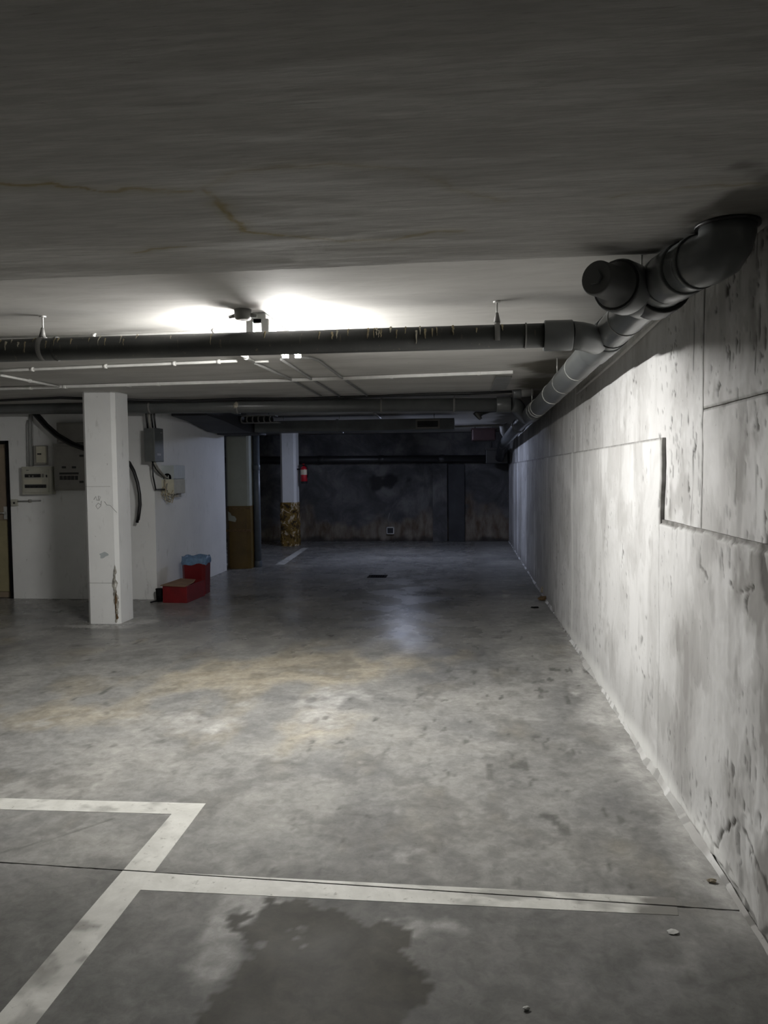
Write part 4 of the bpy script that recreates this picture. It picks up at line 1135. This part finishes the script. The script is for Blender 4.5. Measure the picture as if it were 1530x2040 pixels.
# arched opening
cxm = (XS + xo) / 2; rr = (xo - XS) * .34
pts = [(cxm - rr, zm + .004), (cxm + rr, zm + .004)] + [(cxm + rr * math.cos(a), zm + .03 + rr * .9 * math.sin(a)) for a in [i * math.pi / 8 for i in range(9)]]
n = len(pts); MB().add([(p[0], yn - .003, p[1]) for p in pts] + [(p[0], yn + .01, p[1]) for p in pts], [list(range(n)), list(range(n, 2 * n))[::-1]] + [[k_, (k_ + 1) % n, n + (k_ + 1) % n, n + k_] for k_ in range(n)]).build('opening', 'void', wb_)
for s in (-.3, .3): MB().tube([(cxm + s * rr, yn - .006, zm + .008), (cxm + s * rr, yn - .008, zm + .05)], .006, 6).build('terminal', 'bluewhite', wb_)
MB().box((XS, yf - .12, zb_ - .05), (xo - .04, yf - .01, zb_), .004).build('gland_plate', 'panelgrey', wb_)
wy0, wy1, wxo, wzb, wzm = yn, yf, xo, zb_, zm
# wires
random.seed(5)
cw = thing('cable_bundle', 'loose bundle of wires between grey control box and open junction box', 'cable', (XS + .07, gy0, gzb))
A_ = Vector((gxo - .03, gy0 + .05, gzb))
for i in range(4):
    e = Vector((cxm - .02 + i * .014, wy0 - .01, wzm + .02)); s = A_ + Vector((i * .012 - .03, i * .01, .01))
    md = (s + e) / 2 + Vector((random.uniform(-.02, .02), -.03, -.04))
    MB().tube([s, s.lerp(md, .5) + Vector((0, 0, -.02)), md, e + Vector((-.03, -.02, .01)), e], .008, 7).build('wire', 'cable_grey' if i != 1 else 'cable', cw)
s = A_ + Vector((-.01, .02, 0)); MB().tube([s, s + Vector((-.02, .05, -.18)), s + Vector((-.02, .12, -.34)), Vector((cxm - .02, wy0 - .02, wzb + .06)), Vector((cxm, wy0 - .01, wzb + .03))], .010, 8).build('wire', 'cable', cw)
for i in range(11):
    s = Vector((XS + .02 + random.uniform(0, .06), wy0 - .02, wzb + random.uniform(.06, .20)))
    e = Vector((XS + .06 + random.uniform(0, .08), wy0 + random.uniform(-.06, .04), wzb - random.uniform(.02, .13)))
    md = (s + e) / 2 + Vector((random.uniform(-.06, .0), random.uniform(-.05, 0), random.uniform(-.05, .02)))
    e2 = e + Vector((random.uniform(.0, .06), random.uniform(-.02, .05), random.uniform(.02, .09)))
    MB().tube([s, s.lerp(md, .6), md, md.lerp(e, .6), e, e2], .0055, 6).build('wire', random.choice(['cable_grey', 'crust_pale', 'crust', 'cable_grey']), cw)
fd = thing('feed_cables', 'thick black feed cables dropping from the ceiling into the grey control box', 'cable', (XS + .06, gy0 + .06, gzt))
for i in range(4):
    x = XS + .03 + i * .032
    MB().tube([(x - .01, gy0 + .02 + .03 * (i % 2), ZC + .002), (x - .005, gy0 + .03, gzt + .13), (x, gy0 + .05, gzt - .002)], .012, 8).build('cable', 'cable' if i != 1 else 'cable_grey', fd)

# ================================================================== RED CRATE, BIN
a = at(324, 1201, z=0); b_ = at(372, 1202, z=0)
cx0, cx1, cy0 = a.x, b_.x, (a.y + b_.y) / 2
far = at(408, 1187, z=0)
ang = math.atan2((far - b_).x, (far - b_).y)
Lc = (far - b_).length; Wc = cx1 - cx0
hc = at(324, 1168, y=cy0).z
crate = thing('crate', 'low red open box with cardboard on top in front of the bin', 'box', (cx1, cy0, 0))
crate.rotation_euler.z = -ang
def cpart(name, lo, hi, mat, bev=.004):
    o = MB().box(lo, hi, bev).build(name, mat); o.parent = crate; o.location = (0, 0, 0); return o
cpart('front_panel', (-Wc, 0, 0), (0, .015, hc), 'redbox'); cpart('back_panel', (-Wc, Lc - .015, 0), (0, Lc, hc), 'redbox')
cpart('side_panel', (-.015, .015, 0), (0, Lc - .015, hc), 'redbox'); cpart('side_panel', (-Wc, .015, 0), (-Wc + .015, Lc - .015, hc), 'redbox')
cpart('bottom_panel', (-Wc + .015, .015, 0), (-.015, Lc - .015, .015), 'redbox', 0)
o = MB().add([(-Wc - .02, -.02, hc + .012), (-.01, -.025, hc + .002), (-.02, Lc * .45, hc + .016), (-.10, Lc - .05, hc + .014), (-Wc + .0, Lc - .03, hc + .02)] + [(-Wc - .02, -.02, hc + .006), (-.01, -.025, hc - .004), (-.02, Lc * .45, hc + .01), (-.10, Lc - .05, hc + .008), (-Wc + .0, Lc - .03, hc + .014)],
         [[0, 1, 2, 3, 4], [9, 8, 7, 6, 5]] + [[k_, 5 + k_, 5 + (k_ + 1) % 5, (k_ + 1) % 5] for k_ in range(5)]).build('cardboard_sheet', 'cardboard')
o.parent = crate; o.location = (0, 0, 0)

yb_ = cy0 + Lc + .06
bx0, bx1 = at(361, 1150, y=yb_).x, at(408, 1150, y=yb_).x
bz = at(385, 1113, y=yb_).z
bn = thing('waste_bin', 'tall red bin lined with a blue bag against the side wall', 'bin', ((bx0 + bx1) / 2, yb_ + .14, 0))
wv = bx1 - bx0; dv = .27
def ringpts(cx, cy, w2, d2, ch, z): return [(x, y, z) for x, y in chamfered(cx - w2, cx + w2, cy - d2, cy + d2, ch)]
cx, cy = (bx0 + bx1) / 2, yb_ + dv / 2
V = []; lv = [(0, .92), (.01, .93), (bz * .5, .965), (bz - .03, 1.0), (bz, 1.0), (bz, .94), (.03, .86)]
for z, s in lv: V += ringpts(cx, cy, wv / 2 * s, dv / 2 * s, .04 * s, z)
Fs = [[8 * i + j, 8 * i + (j + 1) % 8, 8 * (i + 1) + (j + 1) % 8, 8 * (i + 1) + j] for i in range(len(lv) - 1) for j in range(8)] + [list(range(8))[::-1], [8 * (len(lv) - 1) + j for j in range(8)]]
MB().add(V, Fs).build('bin_body', 'red', bn)
# bag folded over the rim, crumpled
na = 56; V = []; Fs = []
prof = [(-.075, 1.03), (-.05, 1.045), (-.02, 1.04), (.012, 1.02), (.020, .96), (.005, .90), (-.06, .86), (-.20, .80)]
rim = [Vector(p) for p in chamfered(-wv / 2, wv / 2, -dv / 2, dv / 2, .04)]
per = []
for i in range(8):
    for k_ in range(7): per.append(rim[i].lerp(rim[(i + 1) % 8], k_ / 7))
for j, (dz, s) in enumerate(prof):
    for i, p in enumerate(per):
        f = float(vnoise(np.array([i * .9]), np.array([j * 1.3]), 91)[0]) - .5
        g_ = float(vnoise(np.array([i * .35]), np.array([j * .4]), 92)[0]) - .5
        sc_ = s + max(-.01, f * .06) if j < 5 else s + f * .05
        V.append((cx + p.x * sc_, cy + p.y * sc_, bz + dz + g_ * .035 * (1 if j < 6 else .3) + (.012 if j in (3, 4) else 0) * f))
n = len(per)
for j in range(len(prof) - 1):
    for i in range(n): Fs.append([j * n + i, j * n + (i + 1) % n, (j + 1) * n + (i + 1) % n, (j + 1) * n + i])
Fs.append([(len(prof) - 1) * n + i for i in range(n)])
MB().add(V, Fs, True).build('bag_liner', 'bag', bn)

# black tin and bar beside the crate
q = at(319, 1198, z=0); q.x = cx0 - .075
tn = thing('small_tin', 'small black tin squeezed between the red box and side wall', 'tin', (q.x, cy0 + .10, 0))
MB().tube([(q.x, cy0 + .10, 0), (q.x, cy0 + .10, .145), (q.x, cy0 + .10, .15)], [.035, .042, .042], 18).build('tin_body', 'iron', tn)
MB().sleeve((q.x, cy0 + .10, .145), (q.x, cy0 + .10, .160), .045, .004).build('lid', 'iron', tn)
a, b_ = at(300, 1200, z=.012), at(320, 1196, z=.012)
o = MB().tube([a, a.lerp(b_, .3) + Vector((0, 0, .002)), b_], .010, 8).build('metal_bar', 'iron'); tag(o, 'short black bar lying on the floor by the side wall', 'bar')

# ================================================================== FIRE EXTINGUISHER
ye = y3 + .15
ea, eb_ = at(597, 924, y=ye), at(612, 963, y=ye)
ex = (ea.x + eb_.x) / 2 + .01; ez0, ez1 = eb_.z, ea.z
re = (eb_.x - ea.x) / 2 * .92
fe = thing('fire_extinguisher', 'red fire extinguisher hanging on the side of the far white pillar', 'fire extinguisher', (ex, ye, ez0))
hh = ez1 - ez0
MB().tube([(ex, ye, ez0 + .03), (ex, ye, ez0 + .04), (ex, ye, ez0 + hh * .74), (ex, ye, ez0 + hh * .82), (ex, ye, ez0 + hh * .86), (ex, ye, ez0 + hh * .90)], [re * .95, re, re, re * .8, re * .45, re * .3], 22).build('cylinder', 'extred', fe)
MB().tube([(ex, ye, ez0), (ex, ye, ez0 + .045)], re * 1.03, 22).build('foot_ring', 'rubber', fe)
MB().tube([(ex, ye, ez0 + hh * .44), (ex, ye, ez0 + hh * .70)], re * 1.01, 22, cap=False).build('label_band', 'extlabel', fe)
MB().box((ex - .02, ye - .02, ez0 + hh * .88), (ex + .02, ye + .02, ez0 + hh * .95), .004).build('valve', 'iron', fe)
MB().box((ex - .012, ye - .10, ez0 + hh * .95), (ex + .012, ye + .03, ez0 + hh), .004).build('lever', 'extred', fe)
MB().tube([(ex + .015, ye, ez0 + hh * .91), (ex + .07, ye - .02, ez0 + hh * .88), (ex + re + .015, ye - .02, ez0 + hh * .7), (ex + re + .012, ye - .02, ez0 + hh * .3)], .010, 8).build('hose', 'rubber', fe)
MB().box((PX1 - .03, ye - .03, ez0 + hh * .70), (ex, ye + .03, ez0 + hh * .76), .003).build('bracket', 'iron', fe)

# ================================================================== DEBRIS
random.seed(21)
def lump(name, label, px, py, s, mat, cat='debris', group=None, zs_=.6):
    q = at(px, py, z=0)
    bm = bmesh.new(); bmesh.ops.create_icosphere(bm, subdivisions=2, radius=1)
    for v_ in bm.verts:
        f = 1 + random.uniform(-.28, .28); v_.co = Vector((v_.co.x * s * f * 1.3, v_.co.y * s * f, v_.co.z * s * zs_ * f))
    zmin = min(v_.co.z for v_ in bm.verts)
    for v_ in bm.verts: v_.co.z -= zmin
    me = bpy.data.meshes.new(name); bm.to_mesh(me); bm.free(); me.materials.append(M[mat])
    o = bpy.data.objects.new(name, me); C.objects.link(o); o.location = (q.x, q.y, 0); tag(o, label, cat, group); return o
lump('debris_lump', 'rusty brown debris lump at the foot of the right wall', 1082, 1196, .045, 'brownrub')
lump('debris_lump', 'pale mortar lump beside the rusty debris at the right wall', 1088, 1186, .05, 'rubble', zs_=1.1)
lump('debris_flake', 'dark flat flake on the floor in front of the rusty debris', 1066, 1211, .035, 'iron', zs_=.2)
lump('mortar_crumb', 'white crumb on the floor at the bottom of the view', 1048, 2012, .008, 'ring')
lump('mortar_crumb', 'dark crumb by the right wall foot near the cross line end', 1418, 1758, .012, 'rubble')
lump('mortar_crumb', 'pale flake in front of the worn end of the cross line', 1340, 1858, .014, 'ring', zs_=.25)
